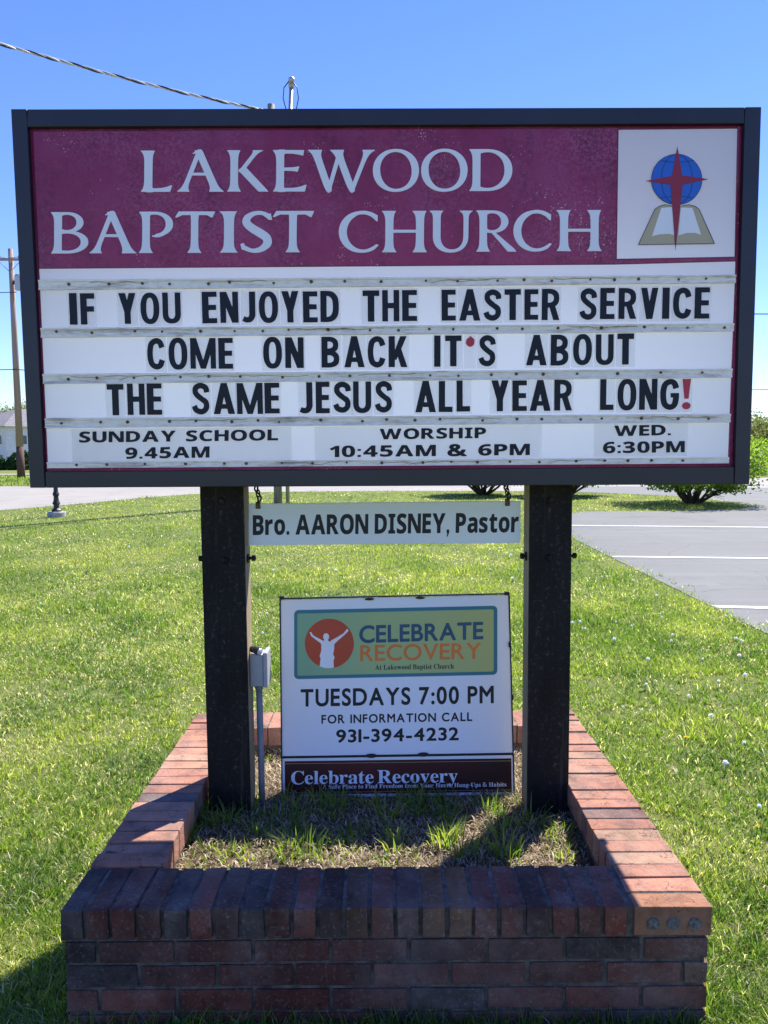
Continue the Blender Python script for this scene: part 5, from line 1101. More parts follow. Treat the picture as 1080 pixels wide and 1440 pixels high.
# letter tracks
TR_ = [(394, 408, 387, 398), (461.5, 475, 455, 466), (526, 540, 518.5, 531), (588, 602, 582, 594), (650, 658.5, 643, 651.5)]
for (la, lb, ra, rb) in TR_:
    xl = 54 + (la - 380) * .0465; xr = 1034.5 - (ra - 380) * .037
    t_ = MB(); L0 = 1 / 3
    A_, B_, C_, D_ = (xl, la), (xr, ra), (xr - .4, rb), (xl + .5, lb)
    t_.prism([U(A_), U(B_), U(C_), U(D_)], -.003, .004)
    t_.prism([U(A_), U(B_), U(lerp(B_, C_, .22)), U(lerp(A_, D_, .22))], .004, .0075)
    t_.prism([U(lerp(A_, D_, .86)), U(lerp(B_, C_, .86)), U(C_), U(D_)], .004, .0065)
    tr = t_.build('letter_track', M_track, sign, .0006, 1)
    x = .015 + random.random() * .03
    while x < .99:
        c_ = lerp(lerp(A_, B_, x), lerp(D_, C_, x), random.uniform(.38, .56)); q = U(c_); r_ = random.uniform(.0035, .0058)
        dots = MB().tube([(q[0], q[1], .0038), (q[0] + random.uniform(-.002, .002), q[1], .0085)], [r_, r_ * .8], 8)
        dots.build('clip', M_rust, tr)
        x += random.uniform(.03, .065)
    # dirty cobweb strands caught under the lip
    for _ in range(5):
        x = random.random() * .9; pts = []
        for k in range(7):
            q = U(lerp(lerp(A_, B_, x + .014 * k), lerp(D_, C_, x + .014 * k), .30 + random.uniform(-.08, .16) + (.35 if random.random() < .08 else 0)))
            pts.append((q[0], q[1], .0048))
        MB().tube(pts, .0009, 4).build('grime_strand', M_grime, tr)

# message letters: every clear letter tile can be lifted out
ROWS = [('top', [('IF', [('I', 97.5, 108.3), ('F', 113, 133)]), ('YOU', [('Y', 167, 191), ('O', 197.5, 224), ('U', 228.5, 254)]),
                 ('ENJOYED', [('E', 284, 305), ('N', 309.5, 335), ('J', 340.5, 359), ('O', 364, 391), ('Y', 396, 420), ('E', 426, 446.5), ('D', 450.5, 476.5)]),
                 ('THE', [('T', 510, 533.5), ('H', 537.5, 561.5), ('E', 565.5, 586.5)]),
                 ('EASTER', [('E', 621, 641), ('A', 646, 675.5), ('S', 680, 705), ('T', 709.5, 732.5), ('E', 737.5, 757), ('R', 762, 787)]),
                 ('SERVICE', [('S', 815, 839.5), ('E', 844, 864.5), ('R', 870, 895), ('V', 901.5, 925.5), ('I', 931.5, 941.5), ('C', 946.5, 972.5), ('E', 977, 998)])],
         ((97, 412.6, 456.3), (998, 403.8, 447.7))),
        ('middle', [('COME', [('C', 207, 231.5), ('O', 237, 263.5), ('M', 267.5, 303.5), ('E', 307, 327.5)]), ('ON', [('O', 370, 396.5), ('N', 401, 427)]),
                    ('BACK', [('B', 452, 477), ('A', 484, 512.5), ('C', 517, 542), ('K', 546.5, 573)]), ("IT'S", [('I', 610.5, 619.5), ('T', 626, 649), ("'", 655, 667.5), ('S', 673, 697)]),
                    ('ABOUT', [('A', 740, 769), ('B', 774.5, 799.5), ('O', 806, 832.5), ('U', 838, 863), ('T', 868, 891.5)])],
         ((207, 476, 519.5), (891, 469.3, 512.8))),
        ('bottom', [('THE', [('T', 150.5, 174), ('H', 179, 203.5), ('E', 206.5, 227.5)]), ('SAME', [('S', 269.5, 294.5), ('A', 300, 330), ('M', 333, 369.5), ('E', 372, 393)]),
                    ('JESUS', [('J', 421, 439.5), ('E', 444, 463.5), ('S', 468.5, 493.5), ('U', 496.5, 522), ('S', 527, 551.5)]), ('ALL', [('A', 584, 613), ('L', 617, 636.5), ('L', 642, 661)]),
                    ('YEAR', [('Y', 691, 715), ('E', 720.5, 741), ('A', 745, 774.5), ('R', 779.5, 804.5)]), ('LONG!', [('L', 844, 863), ('O', 868.5, 895), ('N', 899, 924.5), ('G', 928.5, 955), ('!', 959.5, 971.5)])],
         ((150, 540, 584), (971, 532.5, 575.7)))]
ORD = ['first', 'second', 'third', 'fourth', 'fifth', 'sixth', 'seventh']
gcache = {}
M4 = SP.matrix()
for line, words, ((xa, ta_, ba_), (xb, tb_, bb_)) in ROWS:
    for word, L in words:
        for idx, (ch, xl, xr) in enumerate(L):
            xc = (xl + xr) / 2; t = (xc - xa) / (xb - xa) if xb > xa else 0
            yt = ta_ + (tb_ - ta_) * t + random.uniform(-.5, .5); yb = ba_ + (bb_ - ba_) * t + random.uniform(-.4, .4)
            red = ch in "'!"
            c0 = uv(xc, (yt + yb) / 2)
            m_ = M4 @ Matrix.Translation((c0[0], c0[1], -.003))
            w2 = (uv(xr + 2.0, yb)[0] - uv(xl - 2.2, yb)[0]) / 2
            h0 = uv(xc, yb + 3.4)[1] - c0[1]; h1 = uv(xc, yt - 2.6)[1] - c0[1]
            tile = MB().box(-w2, w2, h0, h1, 0, .0022).build('letter_tile', M_tile, None, .0004, 1)
            tile.matrix_world = m_ @ Matrix.Rotation(random.uniform(-.006, .006), 4, 'Z')
            nm = {"'": "red apostrophe in IT'S on the middle message line", '!': 'red exclamation mark ending the bottom message line'}.get(ch) or 'black letter %s, %s letter of %s on the %s message line' % (ch, ORD[idx], word, line)
            tag(tile, nm, 'letter tile', 'changeable letters of the message board')
            if ch not in gcache:
                gm = glyph_words('G', ch, .01)[0]
                co = np.empty(len(gm.vertices) * 3); gm.vertices.foreach_get('co', co); co = co.reshape(-1, 3)
                ymin, ymax = co[:, 1].min(), co[:, 1].max()
                co[:, 0] = (co[:, 0] - co[:, 0].min()) / np.ptp(co[:, 0]) - .5
                co[:, 1] = co[:, 1] - .5; co[:, 2] = np.where(co[:, 2] > 0, 1, 0)
                gm.vertices.foreach_set('co', co.ravel()); gm.update(); gm.materials.clear(); gm.materials.append(M_red if red else M_black); gm.name = 'letter'
                gcache[ch] = gm
            lo = link('letter', gcache[ch], tile)
            lo.location = (0, 0, .0022)
            lo.scale = (uv(xr, yb)[0] - uv(xl, yb)[0], uv(xc, yt)[1] - uv(xc, yb)[1], .0007)

# schedule strips along the bottom row
SCH = [('printed strip reading SUNDAY SCHOOL 9.45AM at the lower left of the sign', [(100, 604), (409, 600), (410, 647.5), (102, 651)], [('SUNDAY SCHOOL', (111, 622.5), (391, 619.3), (111, 607)), ('9.45AM', (176, 645.3), (294.5, 643.5), (176, 629.5))]),
       ('printed strip reading WORSHIP 10:45AM and 6PM at the lower middle of the sign', [(442, 600), (762, 596.5), (761, 644), (443, 647)], [('WORSHIP', (534, 618), (683.5, 616), (534, 603)), ('10:45AM & 6PM', (463.5, 643), (745, 640), (463.5, 627))]),
       ('printed strip reading WED. 6:30PM at the lower right of the sign', [(836, 595), (968, 593.5), (966, 641), (835, 642.5)], [('WED.', (864, 613.5), (943.5, 612), (864, 598.5)), ('6:30PM', (848, 637.5), (963, 636), (848, 621.5))])]
for lab, quad, texts in SCH:
    st = MB().prism([uv(*q) for q in quad], -.003, -.0012).build('schedule_strip', M_sched, None, .0004, 1)
    st.matrix_world = M4
    tag(st, lab, 'schedule strip', 'printed schedule strips')
    for body_, lb, rb, lt in texts:
        fit_text('lettering', 'A', body_, SP, lb, rb, lt, -.0012, M_black, st, track=.062, space=.24, thick=.0006)

# ================================================================== POSTS
YP = 2.62; PD = .11
POSTS = {}
for (xl, xr, lab) in ((281, 342, 'worn black sign post on the left, carrying the grey junction box'), (745, 805, 'worn black sign post on the right of the yard sign')):
    a = on_y(xl, 690, YP); b = on_y(xr, 690, YP); xc = (a.x + b.x) / 2; w = (b.x - a.x) / 2
    zt = SP.o.z + SP.uv((xl + xr) / 2, 683.8)[1] + .002
    t = thing('sign_post', lab, 'post', loc=(xc, YP, .2), group='posts of the church sign')
    pm = MB().box(-w, w, 0, .012, 0, zt - .2)
    pm.build('painted_face', M_post, t, .002)
    MB().box(-w, w, .0122, PD, 0, zt - .2).build('timber', M_postside, t, .003)
    zb = on_y(350, 785, YP + .05).z - .2
    bo = MB()
    bo.tube([(-w - .022, .05, zb), (w + .03, .05, zb)], .0055, 8)
    for x in (-w - .016, w + .022): bo.tube([(x - .006, .05, zb), (x + .006, .05, zb)], .011, 6)
    for x in (-w - .004, w + .004): bo.tube([(x - .0025, .05, zb), (x + .0025, .05, zb)], .016, 12)
    bo.build('bolt', M_steel, t)
    for zz in (zb, zt - .26): MB().tube([(random.uniform(-.006, .006), .001, zz), (0, -.006, zz)], [.014, .010], 10).build('bolt_head', M_post, t)
    POSTS[lab] = (xc, w)

# ================================================================== NAME BOARD
NB = Plane(on_y(540, 766, 2.655), (1, 0, .004), (0, 0, 1))
nb = thing('name_board', 'narrow white hanging board with the pastor name, between the posts', 'name board', NB.matrix())
nu = NB.uv
px_prism('board', NB, [(349.5, 709.5), (732, 705.5), (732, 763.5), (349.5, 767)], -.006, 0, M_board, nb, .0015)
px_prism('top_trim', NB, [(349.5, 708.3), (732, 704.3), (732, 706.8), (349.5, 710.8)], -.009, .003, M_board, nb, .001)
fit_text('lettering', 'A', 'Bro. AARON DISNEY, Pastor', NB, (355.5, 752.5), (729, 748.5), (355.5, 724.5), 0, M_print, nb, track=.05, space=.17, thick=.0005)
for px, py in ((363, 713), (713.5, 709)):
    q = nu(px, py)
    b_ = MB().box(q[0] - .008, q[0] + .008, q[1] - .006, q[1] + .018, -.011, .0055).build('hanger_bracket', M_rust, nb, .001)
    hk = MB()
    top = SP.o.z + uv(px, 684)[1] - NB.o.z
    y0 = q[1] + .014; L = top - y0
    pts = []
    for i in range(25):
        a = i / 24 * 2 * math.pi
        pts.append((q[0] + .011 * math.sin(a), y0 + L * (i / 24), .006 * math.cos(a) - .002))
    hk.tube(pts, .0032, 6)
    for k in range(3):
        yc = y0 + L * (k + .5) / 3
        hk.tube([(q[0] + (.006 * math.cos(a) if k % 2 else 0), yc + .014 * math.sin(a), (-.004 if k % 2 else .006 * math.cos(a))) for a in np.linspace(0, 2 * math.pi, 14)], .0024, 6)
    hk.build('hook_chain', M_steel, nb, smooth=True)

# ================================================================== YARD SIGN
bl = on_y(396, 1119, 2.79); br = on_y(722.5, 1115, 2.79); tl = on_y(394, 845, 2.865)
YP2 = Plane((bl + br) / 2, br - bl, tl - bl)
ys_ = thing('yard_sign', 'white yard sign with green and teal logo leaning in the planter bed', 'yard sign', YP2.matrix())
zf = lambda x, y: (370 + x / 2.842, 820 + y / 2.842)
px_prism('panel', YP2, [zf(70, 68), zf(980, 48), zf(1000, 678), zf(72, 692)], -.012, 0, M_yard, ys_, .001)
px_prism('lower_panel', YP2, [zf(74, 700), zf(1001, 686), zf(1003, 846), zf(77, 858)], -.012, 0, M_yard, ys_, .001)
fr = MB()
def pline(mb, pl, a, b, w, n0, n1):
    A_, B_ = Vector(pl.uv(*a)), Vector(pl.uv(*b)); d_ = (B_ - A_).normalized(); q = Vector((-d_.y, d_.x)) * w / 2
    mb.prism([tuple(A_ + q), tuple(B_ + q), tuple(B_ - q), tuple(A_ - q)], n0, n1)
pline(fr, YP2, zf(66, 62), zf(985, 42), .006, -.016, .004)
pline(fr, YP2, zf(68, 66), zf(76, 866), .005, -.0155, .0035)
pline(fr, YP2, zf(983, 46), zf(1004, 852), .005, -.0155, .0035)
pline(fr, YP2, zf(72, 696), zf(1001, 682), .008, -.016, .004)
for x, y in ((74, 58), (975, 40)): fr.prism([YP2.uv(*zf(x - 9, y - 6)), YP2.uv(*zf(x + 9, y - 6)), YP2.uv(*zf(x + 9, y + 8)), YP2.uv(*zf(x - 9, y + 8))], -.018, .0055)
for sx in (78, 998):
    a = YP2.uv(*zf(sx, 860)); fr.box(a[0] - .005, a[0] + .005, a[1] - .10, a[1], -.012, -.002)
fr.build('wire_frame', M_steel, ys_, .001, 1)
for x, y in ((432, 688), (640, 683)):
    q = YP2.uv(*zf(x, y)); MB().prism([(q[0] + .021 * math.cos(a), q[1] + .0075 * math.sin(a)) for a in np.linspace(0, 2 * math.pi, 20)[:-1]], .003, .010).build('clip', M_steel, ys_, .001, 1)
for x, y in ((425, 62), (628, 57), ):
    q = YP2.uv(*zf(x, y)); MB().prism([(q[0] + .018 * math.cos(a), q[1] + .005 * math.sin(a) - .001) for a in np.linspace(0, 2 * math.pi, 16)[:-1]], .001, .008).build('clip', M_steel, ys_, .001, 1)
for x, y in ((984, 245), (996, 455)):
    q = YP2.uv(*zf(x, y)); MB().prism([(q[0] + .004 * math.cos(a), q[1] + .012 * math.sin(a)) for a in np.linspace(0, 2 * math.pi, 12)[:-1]], .001, .008).build('clip', M_steel, ys_, .001, 1)


def rrect(x0, y0, x1, y1, r, sk=-.022, n=5):
    out = []
    for cx_, cy_, a0 in ((x1 - r, y0 + r, -90), (x1 - r, y1 - r, 0), (x0 + r, y1 - r, 90), (x0 + r, y0 + r, 180)):
        for i in range(n + 1):
            a = R(a0 + 90 * i / n); out.append((cx_ + r * math.cos(a), cy_ + r * math.sin(a)))
    return [zf(x, y + (x - x0) * sk) for x, y in out]


bg = px_prism('logo_border', YP2, rrect(124, 108, 936, 384, 18), 0, .0008, M_teal, ys_)
px_prism('logo_field', YP2, rrect(137, 122, 921, 370, 6), .0008, .0014, M_lime, bg)
px_prism('logo_disc', YP2, [zf(*q) for q in disc(265, 241, 98, 48, 99)], .0014, .0019, M_orred, bg)
fig = MB()
def fz(pts, n0=.0019, n1=.0024): fig.prism([YP2.uv(*zf(*q)) for q in pts], n0, n1)
fz([(232, 236), (246, 232), (262, 232), (285, 236), (284, 262), (280, 285), (286, 296), (281, 310), (283, 337), (265, 340), (245, 339), (226, 332), (230, 300), (226, 292), (233, 268)])
fz([(234, 245), (228, 238), (206, 222), (192, 211), (186, 196), (192, 195), (198, 205), (206, 212), (232, 226), (246, 233)], .0020, .0025)
fz([(282, 246), (300, 228), (324, 208), (342, 190), (336, 182), (328, 192), (322, 200), (296, 216), (270, 230)], .0021, .0026)
fz(disc(252, 214, 12, 16, 14), .0022, .0027)
fz([(245, 222), (259, 222), (261, 236), (243, 236)], .0023, .0028)
fig.build('figure_emblem', M_yard, bg)
fit_text('lettering', 'B', 'CELEBRATE', YP2, zf(384, 240), zf(880, 224), zf(384, 170), .0014, M_blue, bg, track=.06, thick=.0005)
fit_text('lettering', 'C', 'RECOVERY', YP2, zf(388, 312), zf(872, 302), zf(388, 248), .0014, M_orange, bg, track=.065, thick=.0005)
fit_text('lettering', 'S', 'At Lakewood Baptist Church', YP2, zf(448, 346), zf(762, 341), zf(448, 327), .0014, M_print, bg, track=.04, space=.17, thick=.0004)
fit_text('lettering', 'B', 'TUESDAYS 7:00 PM', YP2, zf(150, 494), zf(922, 480), zf(150, 424), 0, M_print, ys_, track=.095, space=.32, thick=.0005)
fit_text('lettering', 'B', 'FOR INFORMATION CALL', YP2, zf(233, 562), zf(836, 551), zf(233, 527), 0, M_print, ys_, track=.125, space=.38, thick=.0005)
fit_text('lettering', 'B', '931-394-4232', YP2, zf(292, 638), zf(782, 628), zf(292, 586), 0, M_print, ys_, track=.09, thick=.0005)
bd = px_prism('banner', YP2, [zf(86, 712), zf(992, 700), zf(994, 834), zf(88, 846)], 0, .0008, M_band, ys_)
bl_ = MB()
pline(bl_, YP2, zf(86, 722), zf(992, 710), .0012, .0008, .0012); pline(bl_, YP2, zf(88, 838), zf(993, 826), .0012, .0008, .0012)
bl_.build('banner_rule', M_book, bd)
fit_text('lettering', 'S', 'Celebrate Recovery', YP2, zf(112, 804), zf(778, 795), zf(112, 752), .0008, M_yard, bd, track=.022, space=.10, thick=.0004)
fit_text('lettering', 'S', 'A Safe Place to Find Freedom from Your Hurts, Hang-Ups & Habits', YP2, zf(238, 822), zf(972, 812), zf(238, 806), .0008, M_yard, bd, track=.035, space=.17, thick=.0004)

# ================================================================== JUNCTION BOX
xc, w = POSTS['worn black sign post on the left, carrying the grey junction box']
a = on_y(348, 966, 2.66)
jb = thing('junction_box', 'grey electrical box with conduit and black sensor on the left post', 'electrical box', loc=(xc + w + .001, 2.66, a.z))
zt_ = on_y(348, 921, 2.66).z - a.z
MB().box(0, .047, 0, .075, 0, zt_).build('box', M_grey, jb, .004)
MB().box(.0475, .063, -.004, .08, -.003, zt_ + .008).build('cover', M_grey, jb, .004)
MB().tube([(.026, .035, -.006), (.026, .035, -.02)], [.017, .013], 12).build('coupling', M_conduit, jb)
MB().tube([(.026, .035, -.018), (.027, .037, -.3), (.027, .037, .215 - a.z)], .0115, 12, col=None).build('conduit', M_conduit, jb, smooth=True)
se = MB().tube([(.004, .02, zt_ + .016), (.022, .008, zt_ + .016), (.036, .0, zt_ + .012)], [.011, .0135, .0145], 14).build('sensor', M_iron, jb)
MB().tube([(.0362, -.0002, zt_ + .0118), (.040, -.0025, zt_ + .0108)], [.0125, .011], 14).build('lens', M_bare, se)

# ================================================================== BACKGROUND POLES AND WIRES
b = on_z(30, 672); top = on_y(13, 350, b.y).z
up = thing('utility_pole', 'tall brown wooden utility pole with crossarm and transformer at far left', 'utility pole', loc=(b.x, b.y, 0))
MB().tube([(0, 0, 1.7), (0, 0, top * .6), (0, 0, top)], [.185, .155, .12], 14).build('pole', M_polewood, up, smooth=True)
MB().tube([(0, 0, -.2), (0, 0, 1.7)], [.21, .187], 14).build('pole_butt', M_polebase, up, smooth=True)
za = on_y(13, 366, b.y).z
am = MB().box(-1.25, 1.25, -.22, -.12, za - .06, za + .06)
for s_ in (-1, 1): am.tube([(s_ * .62, -.17, za - .05), (s_ * .05, -.16, za - .6)], .02, 6)
arm_ = am.build('crossarm', M_polewood, up, .01)
for x in (-1.15, -.5, .5, 1.15):
    MB().lathe([(.02, 0), (.05, .03), (.03, .06), (.05, .09), (.03, .13), (.02, .16)], 10, (x, -.17, za + .06)).build('insulator', M_polegrey, arm_)
zc_ = on_y(22, 398, b.y).z
MB().lathe([(.2, 0), (.21, .05), (.21, .72), (.17, .8), (.05, .83)], 16, (.42, -.12, zc_ - .4)).build('transformer', M_alu, up, smooth=False)
MB().box(.1, .25, -.16, -.08, zc_ - .1, zc_ + .1).build('transformer_bracket', M_steel, up)


def wire(a, c, sag, n=20):
    a, c = Vector(a), Vector(c)
    return [a.lerp(c, i / n) - Vector((0, 0, sag * 4 * (i / n) * (1 - i / n))) for i in range(n + 1)]


for k, (x, lab) in enumerate(((-1.15, 'thin overhead power line from the outer left insulator'), (1.15, 'thin overhead power line from the outer right insulator'))):
    m_ = MB().tube(wire((b.x + x, b.y - .17, za + .2), (b.x + x - 45, b.y + 2, za + .5), 1.2)[::-1] + wire((b.x + x, b.y - .17, za + .2), (b.x + x + 75, b.y + 2, za - 1.6), 2.2)[1:], .014, 5)
    tag(m_.build('power_line', M_wire), lab, 'power line', 'lines strung from the left utility pole')
z2 = on_y(20, 520, b.y).z
m_ = MB().tube(wire((b.x, b.y - .2, z2), (b.x - 40, b.y - 6, z2 + .6), .5)[::-1] + wire((b.x, b.y - .2, z2), (b.x + 60, b.y + 4, z2 - .6), .9)[1:], .022, 6)
tag(m_.build('phone_line', M_wire), 'low black phone line crossing the left utility pole', 'phone line')
mid_ = on_y(14, 412, b.y).z
m_ = MB().tube(wire((b.x + .3, b.y - .2, mid_), (b.x - 12, b.y - 14, mid_ - 1.6), .4), .02, 6)
tag(m_.build('service_drop', M_wire), 'black drop wire slanting left from the transformer pole', 'service wire')

gp = on_z(391, 708)
gpt = thing('utility_pole', 'grey service pole with conduit riser rising behind the church sign', 'utility pole', loc=(gp.x, gp.y, 0))
gt = on_y(392, 147, gp.y).z
MB().tube([(0, 0, -.1), (.01, 0, gt * .5), (.02, 0, gt)], [.115, .105, .095], 14).build('pole', M_polegrey, gpt, smooth=True)
ct = on_y(410, 124, gp.y)
rx = on_z(405, 708).x - gp.x
MB().tube([(rx, -.06, -.1), (rx, -.06, gt * .6), (ct.x - gp.x, -.06, ct.z)], .052, 10).build('conduit_riser', M_alu, gpt, smooth=True)
wh = MB().tube([(ct.x - gp.x, -.06, ct.z - .02), (ct.x - gp.x, -.07, ct.z + .1), (ct.x - gp.x + .02, -.13, ct.z + .16), (ct.x - gp.x + .03, -.24, ct.z + .1)], [.075, .085, .085, .06], 12).build('weatherhead', M_alu, gpt, smooth=True)
lp = MB()
for s_ in (-1, 1):
    lp.tube([(ct.x - gp.x + .05 * s_, -.2, ct.z + .08), (ct.x - gp.x + .17 * s_, -.25, ct.z - .1), (ct.x - gp.x + .2 * s_, -.22, ct.z - .35), (ct.x - gp.x + .1 * s_, -.16, ct.z - .75)], .014, 6)
lp.build('wire_loop', M_wire, wh, smooth=True)

# twisted service cable
pts = []
ctrl = [(-330, -42, 12.4), (-160, 13, 14.2), (0, 62, 16.2), (90, 87, 17.2), (180, 111.5, 18.1), (270, 133.5, 19.0), (350, 151, 19.8), (392, 158.5, 20.1)]
cp = []
for px, py, t in ctrl:
    d_ = ray(px, py); cp.append(Vector((d_.x, d_.y, d_.z)) * t + Vector((0, 0, CAM_H)))
fine = []
for i in range(len(cp) - 1):
    for k in range(26): fine.append(cp[i].lerp(cp[i + 1], k / 26))
fine.append(cp[-1])
# smooth the polyline
for _ in range(30): fine = [fine[0]] + [(fine[i - 1] + fine[i] * 2 + fine[i + 1]) / 4 for i in range(1, len(fine) - 1)] + [fine[-1]]
sc_ = thing('service_cable', 'twisted black and silver service cable descending from upper left to the sign', 'cable', loc=fine[-1])
dirv = (fine[-1] - fine[0]).normalized(); e1 = dirv.orthogonal().normalized(); e2 = dirv.cross(e1)
length = (fine[-1] - fine[0]).length
for k, (mt, nm, rad) in enumerate(((M_bare, 'bare_strand', .018), (M_wire, 'insulated_strand', .019), (M_bare, 'bare_strand', .016))):
    q = []
    dense = []
    for i in range(len(fine) - 1):
        for h in (0, .5): dense.append(fine[i].lerp(fine[i + 1], h))
    dense.append(fine[-1])
    for i, p_ in enumerate(dense):
        s_ = i / (len(dense) - 1) * length; an = s_ / 1.05 * 2 * math.pi + k * 2.1
        q.append(p_ + (e1 * math.cos(an) + e2 * math.sin(an)) * .023 - fine[-1])
    MB().tube(q, rad, 6).build(nm, mt, sc_, smooth=True)

# lamp post by the road
lb_ = on_z(80, 727)
lt_ = thing('lamp_post', 'short black iron lamp post on a round concrete footing by the road', 'lamp post', loc=(lb_.x, lb_.y, 0))
MB().lathe([(.20, -.05), (.20, .10), (.185, .125), (.02, .126)], 22).build('footing', M_conc, lt_)
MB().lathe([(.10, .126), (.11, .16), (.07, .20), (.055, .26), (.085, .31), (.06, .37), (.05, .46), (.075, .52), (.05, .58), (.042, .75), (.036, 2.1), (.06, 2.13), (.04, 2.18)], 14).build('shaft', M_iron, lt_)
ln = MB().lathe([(.05, 2.18), (.13, 2.3), (.14, 2.32)], 6); ln.lathe([(.18, 2.62), (.10, 2.74), (.03, 2.80), (.015, 2.86)], 6)
for i in range(6):
    a_ = i * math.pi / 3; ln.tube([(.135 * math.cos(a_), .135 * math.sin(a_), 2.31), (.165 * math.cos(a_), .165 * math.sin(a_), 2.63)], .009, 5)
lan = ln.build('lantern', M_iron, lt_)
MB().lathe([(.12, 2.325), (.15, 2.615)], 6).build('lantern_glass', M_glass, lan)


# ================================================================== PLANTS AND TREES
LEAF_Y = mat_leaf('spring shrub leaf', [(0, (.05, .11, .015)), (.5, (.13, .22, .028)), (1, (.27, .33, .05))], trans=.45, transmul=2.1)
LEAF_G = mat_leaf('dark evergreen leaf', [(0, (.012, .035, .01)), (.5, (.025, .07, .015)), (1, (.05, .11, .025))], trans=.2)
LEAF_B = mat_leaf('budding tree leaf', [(0, (.07, .085, .03)), (.5, (.13, .155, .045)), (1, (.23, .235, .09))], trans=.35)
TWIG = simple('twig', (.12, .095, .075), .9, .1, .3, 20)


def leaf_mesh(name, C, size, mat, parent, tintv):
    n = len(C); V = np.empty((n, 4, 3))
    a = rng.normal(size=(n, 3)); a /= np.linalg.norm(a, axis=1)[:, None]
    b_ = np.cross(a, rng.normal(size=(n, 3))); b_ /= np.linalg.norm(b_, axis=1)[:, None]
    s_ = (size * rng.uniform(.6, 1.4, n))[:, None]
    for k, (x, y) in enumerate(((-.5, 0), (0, -.28), (.5, 0), (0, .28))): V[:, k] = C + a * x * s_ + b_ * y * s_
    me = bpy.data.meshes.new(name)
    me.vertices.add(n * 4); me.vertices.foreach_set('co', V.ravel())
    me.loops.add(n * 4); me.loops.foreach_set('vertex_index', np.arange(n * 4, dtype=np.int32))
    me.polygons.add(n); me.polygons.foreach_set('loop_start', (np.arange(n) * 4).astype(np.int32)); me.update(calc_edges=True)
    at = me.attributes.new('tint', 'FLOAT', 'POINT'); at.data.foreach_set('value', np.repeat(np.clip(tintv, 0, 1), 4).astype(np.float32))
    me.materials.append(mat)
    return link(name, me, parent)


def grow(m, p, d, L, r, depth, ends, spread, up=.25, nsub=3):
    n = 4; pts = [p.copy()]; q = p.copy(); dd = d.copy()
    for i in range(n):
        dd = (dd + Vector((random.gauss(0, .16), random.gauss(0, .16), random.gauss(0, .1) + up * .15))).normalized()
        q = q + dd * (L / n); pts.append(q.copy())
        if depth <= 1: ends.append(q.copy())
    m.tube(pts, [r * (1 - .55 * i / n) for i in range(n + 1)], 6 if depth > 1 else 4)
    if depth > 0:
        for k in range(nsub):
            t = random.uniform(.45, 1.0); i = min(n - 1, int(t * n))
            b0 = pts[i].lerp(pts[i + 1], t * n - i) if i + 1 <= n else pts[-1]
            ax = Vector((random.gauss(0, 1), random.gauss(0, 1), random.gauss(0, .6))).normalized()
            nd = (dd + ax * spread).normalized()
            grow(m, b0, nd, L * random.uniform(.5, .75), r * .5, depth - 1, ends, spread, up, nsub)


def shrub(x, y, rad, h, label, seed, nleaf=15000):
    random.seed(seed)
    t = thing('shrub', label, 'shrub', loc=(x, y, 0), group='round shrubs on the grass island')
    m = MB(); ends = []
    for k in range(17):
        a_ = 2 * math.pi * k / 17 + random.uniform(-.2, .2); tilt = random.uniform(.25, 1.0)
        d_ = Vector((math.cos(a_) * tilt, math.sin(a_) * tilt, .62)).normalized()
        grow(m, Vector((.08 * math.cos(a_), .08 * math.sin(a_), -.03)), d_, h * .5, random.uniform(.03, .055), 2, ends, .55, .35, 3)
    m.build('stems', M_bark, t)
    E_ = np.array([tuple(e_) for e_ in ends])
    C = E_[rng.integers(0, len(E_), nleaf // 3)] + rng.normal(0, .13, (nleaf // 3, 3))
    a = rng.normal(size=(nleaf, 3)); a /= np.linalg.norm(a, axis=1)[:, None]
    rr_ = rng.uniform(.45, 1.02, nleaf) ** .5
    lump = 1 + .14 * np.sin(a[:, 0] * 7 + seed) * np.sin(a[:, 1] * 6) + .1 * np.sin(a[:, 2] * 9 + a[:, 0] * 5)
    B = a * np.array([rad, rad, h * .44]) * (rr_ * lump)[:, None] + np.array([0, 0, h * .58])
    B = B[B[:, 2] > .22 + .22 * np.hypot(B[:, 0], B[:, 1]) / rad]
    C = np.concatenate([C, B]); C = C[(C[:, 2] > .3)]
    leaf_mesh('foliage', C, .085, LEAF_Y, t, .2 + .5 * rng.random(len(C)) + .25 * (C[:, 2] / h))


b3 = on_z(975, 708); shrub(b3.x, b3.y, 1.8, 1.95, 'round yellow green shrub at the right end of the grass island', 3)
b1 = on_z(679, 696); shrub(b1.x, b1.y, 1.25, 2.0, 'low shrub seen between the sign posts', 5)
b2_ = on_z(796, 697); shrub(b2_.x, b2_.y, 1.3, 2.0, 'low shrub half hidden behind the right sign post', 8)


def tree(x, y, h, rad, label, seed, sparse=False, mat=None, nleaf=2200):
    random.seed(seed); z0 = ground_z(y)
    t = thing('deciduous_tree', label, 'tree', loc=(x, y, z0), group='trees along the horizon')
    m = MB(); ends = []
    grow(m, Vector((0, 0, -.2)), Vector((random.uniform(-.05, .05), 0, 1)), h * .5, h * .02, 0, [], .5)
    for k in range(7):
        a_ = 2 * math.pi * k / 7 + random.uniform(-.3, .3)
        grow(m, Vector((0, 0, h * random.uniform(.18, .42))), Vector((math.cos(a_) * .7, math.sin(a_) * .7, .9)).normalized(), h * .38, h * .010, 2, ends, .6, .4, 3)
    m.build('trunk', M_bark if not sparse else TWIG, t)
    E_ = np.array([tuple(e_) for e_ in ends])
    C = E_[rng.integers(0, len(E_), nleaf)] + rng.normal(0, h * .045, (nleaf, 3))
    leaf_mesh('crown', C, h * (.045 if not sparse else .03), mat or LEAF_B, t, rng.random(len(C)) * .6 + .2 * rng.random() + .2 * (C[:, 2] / h))


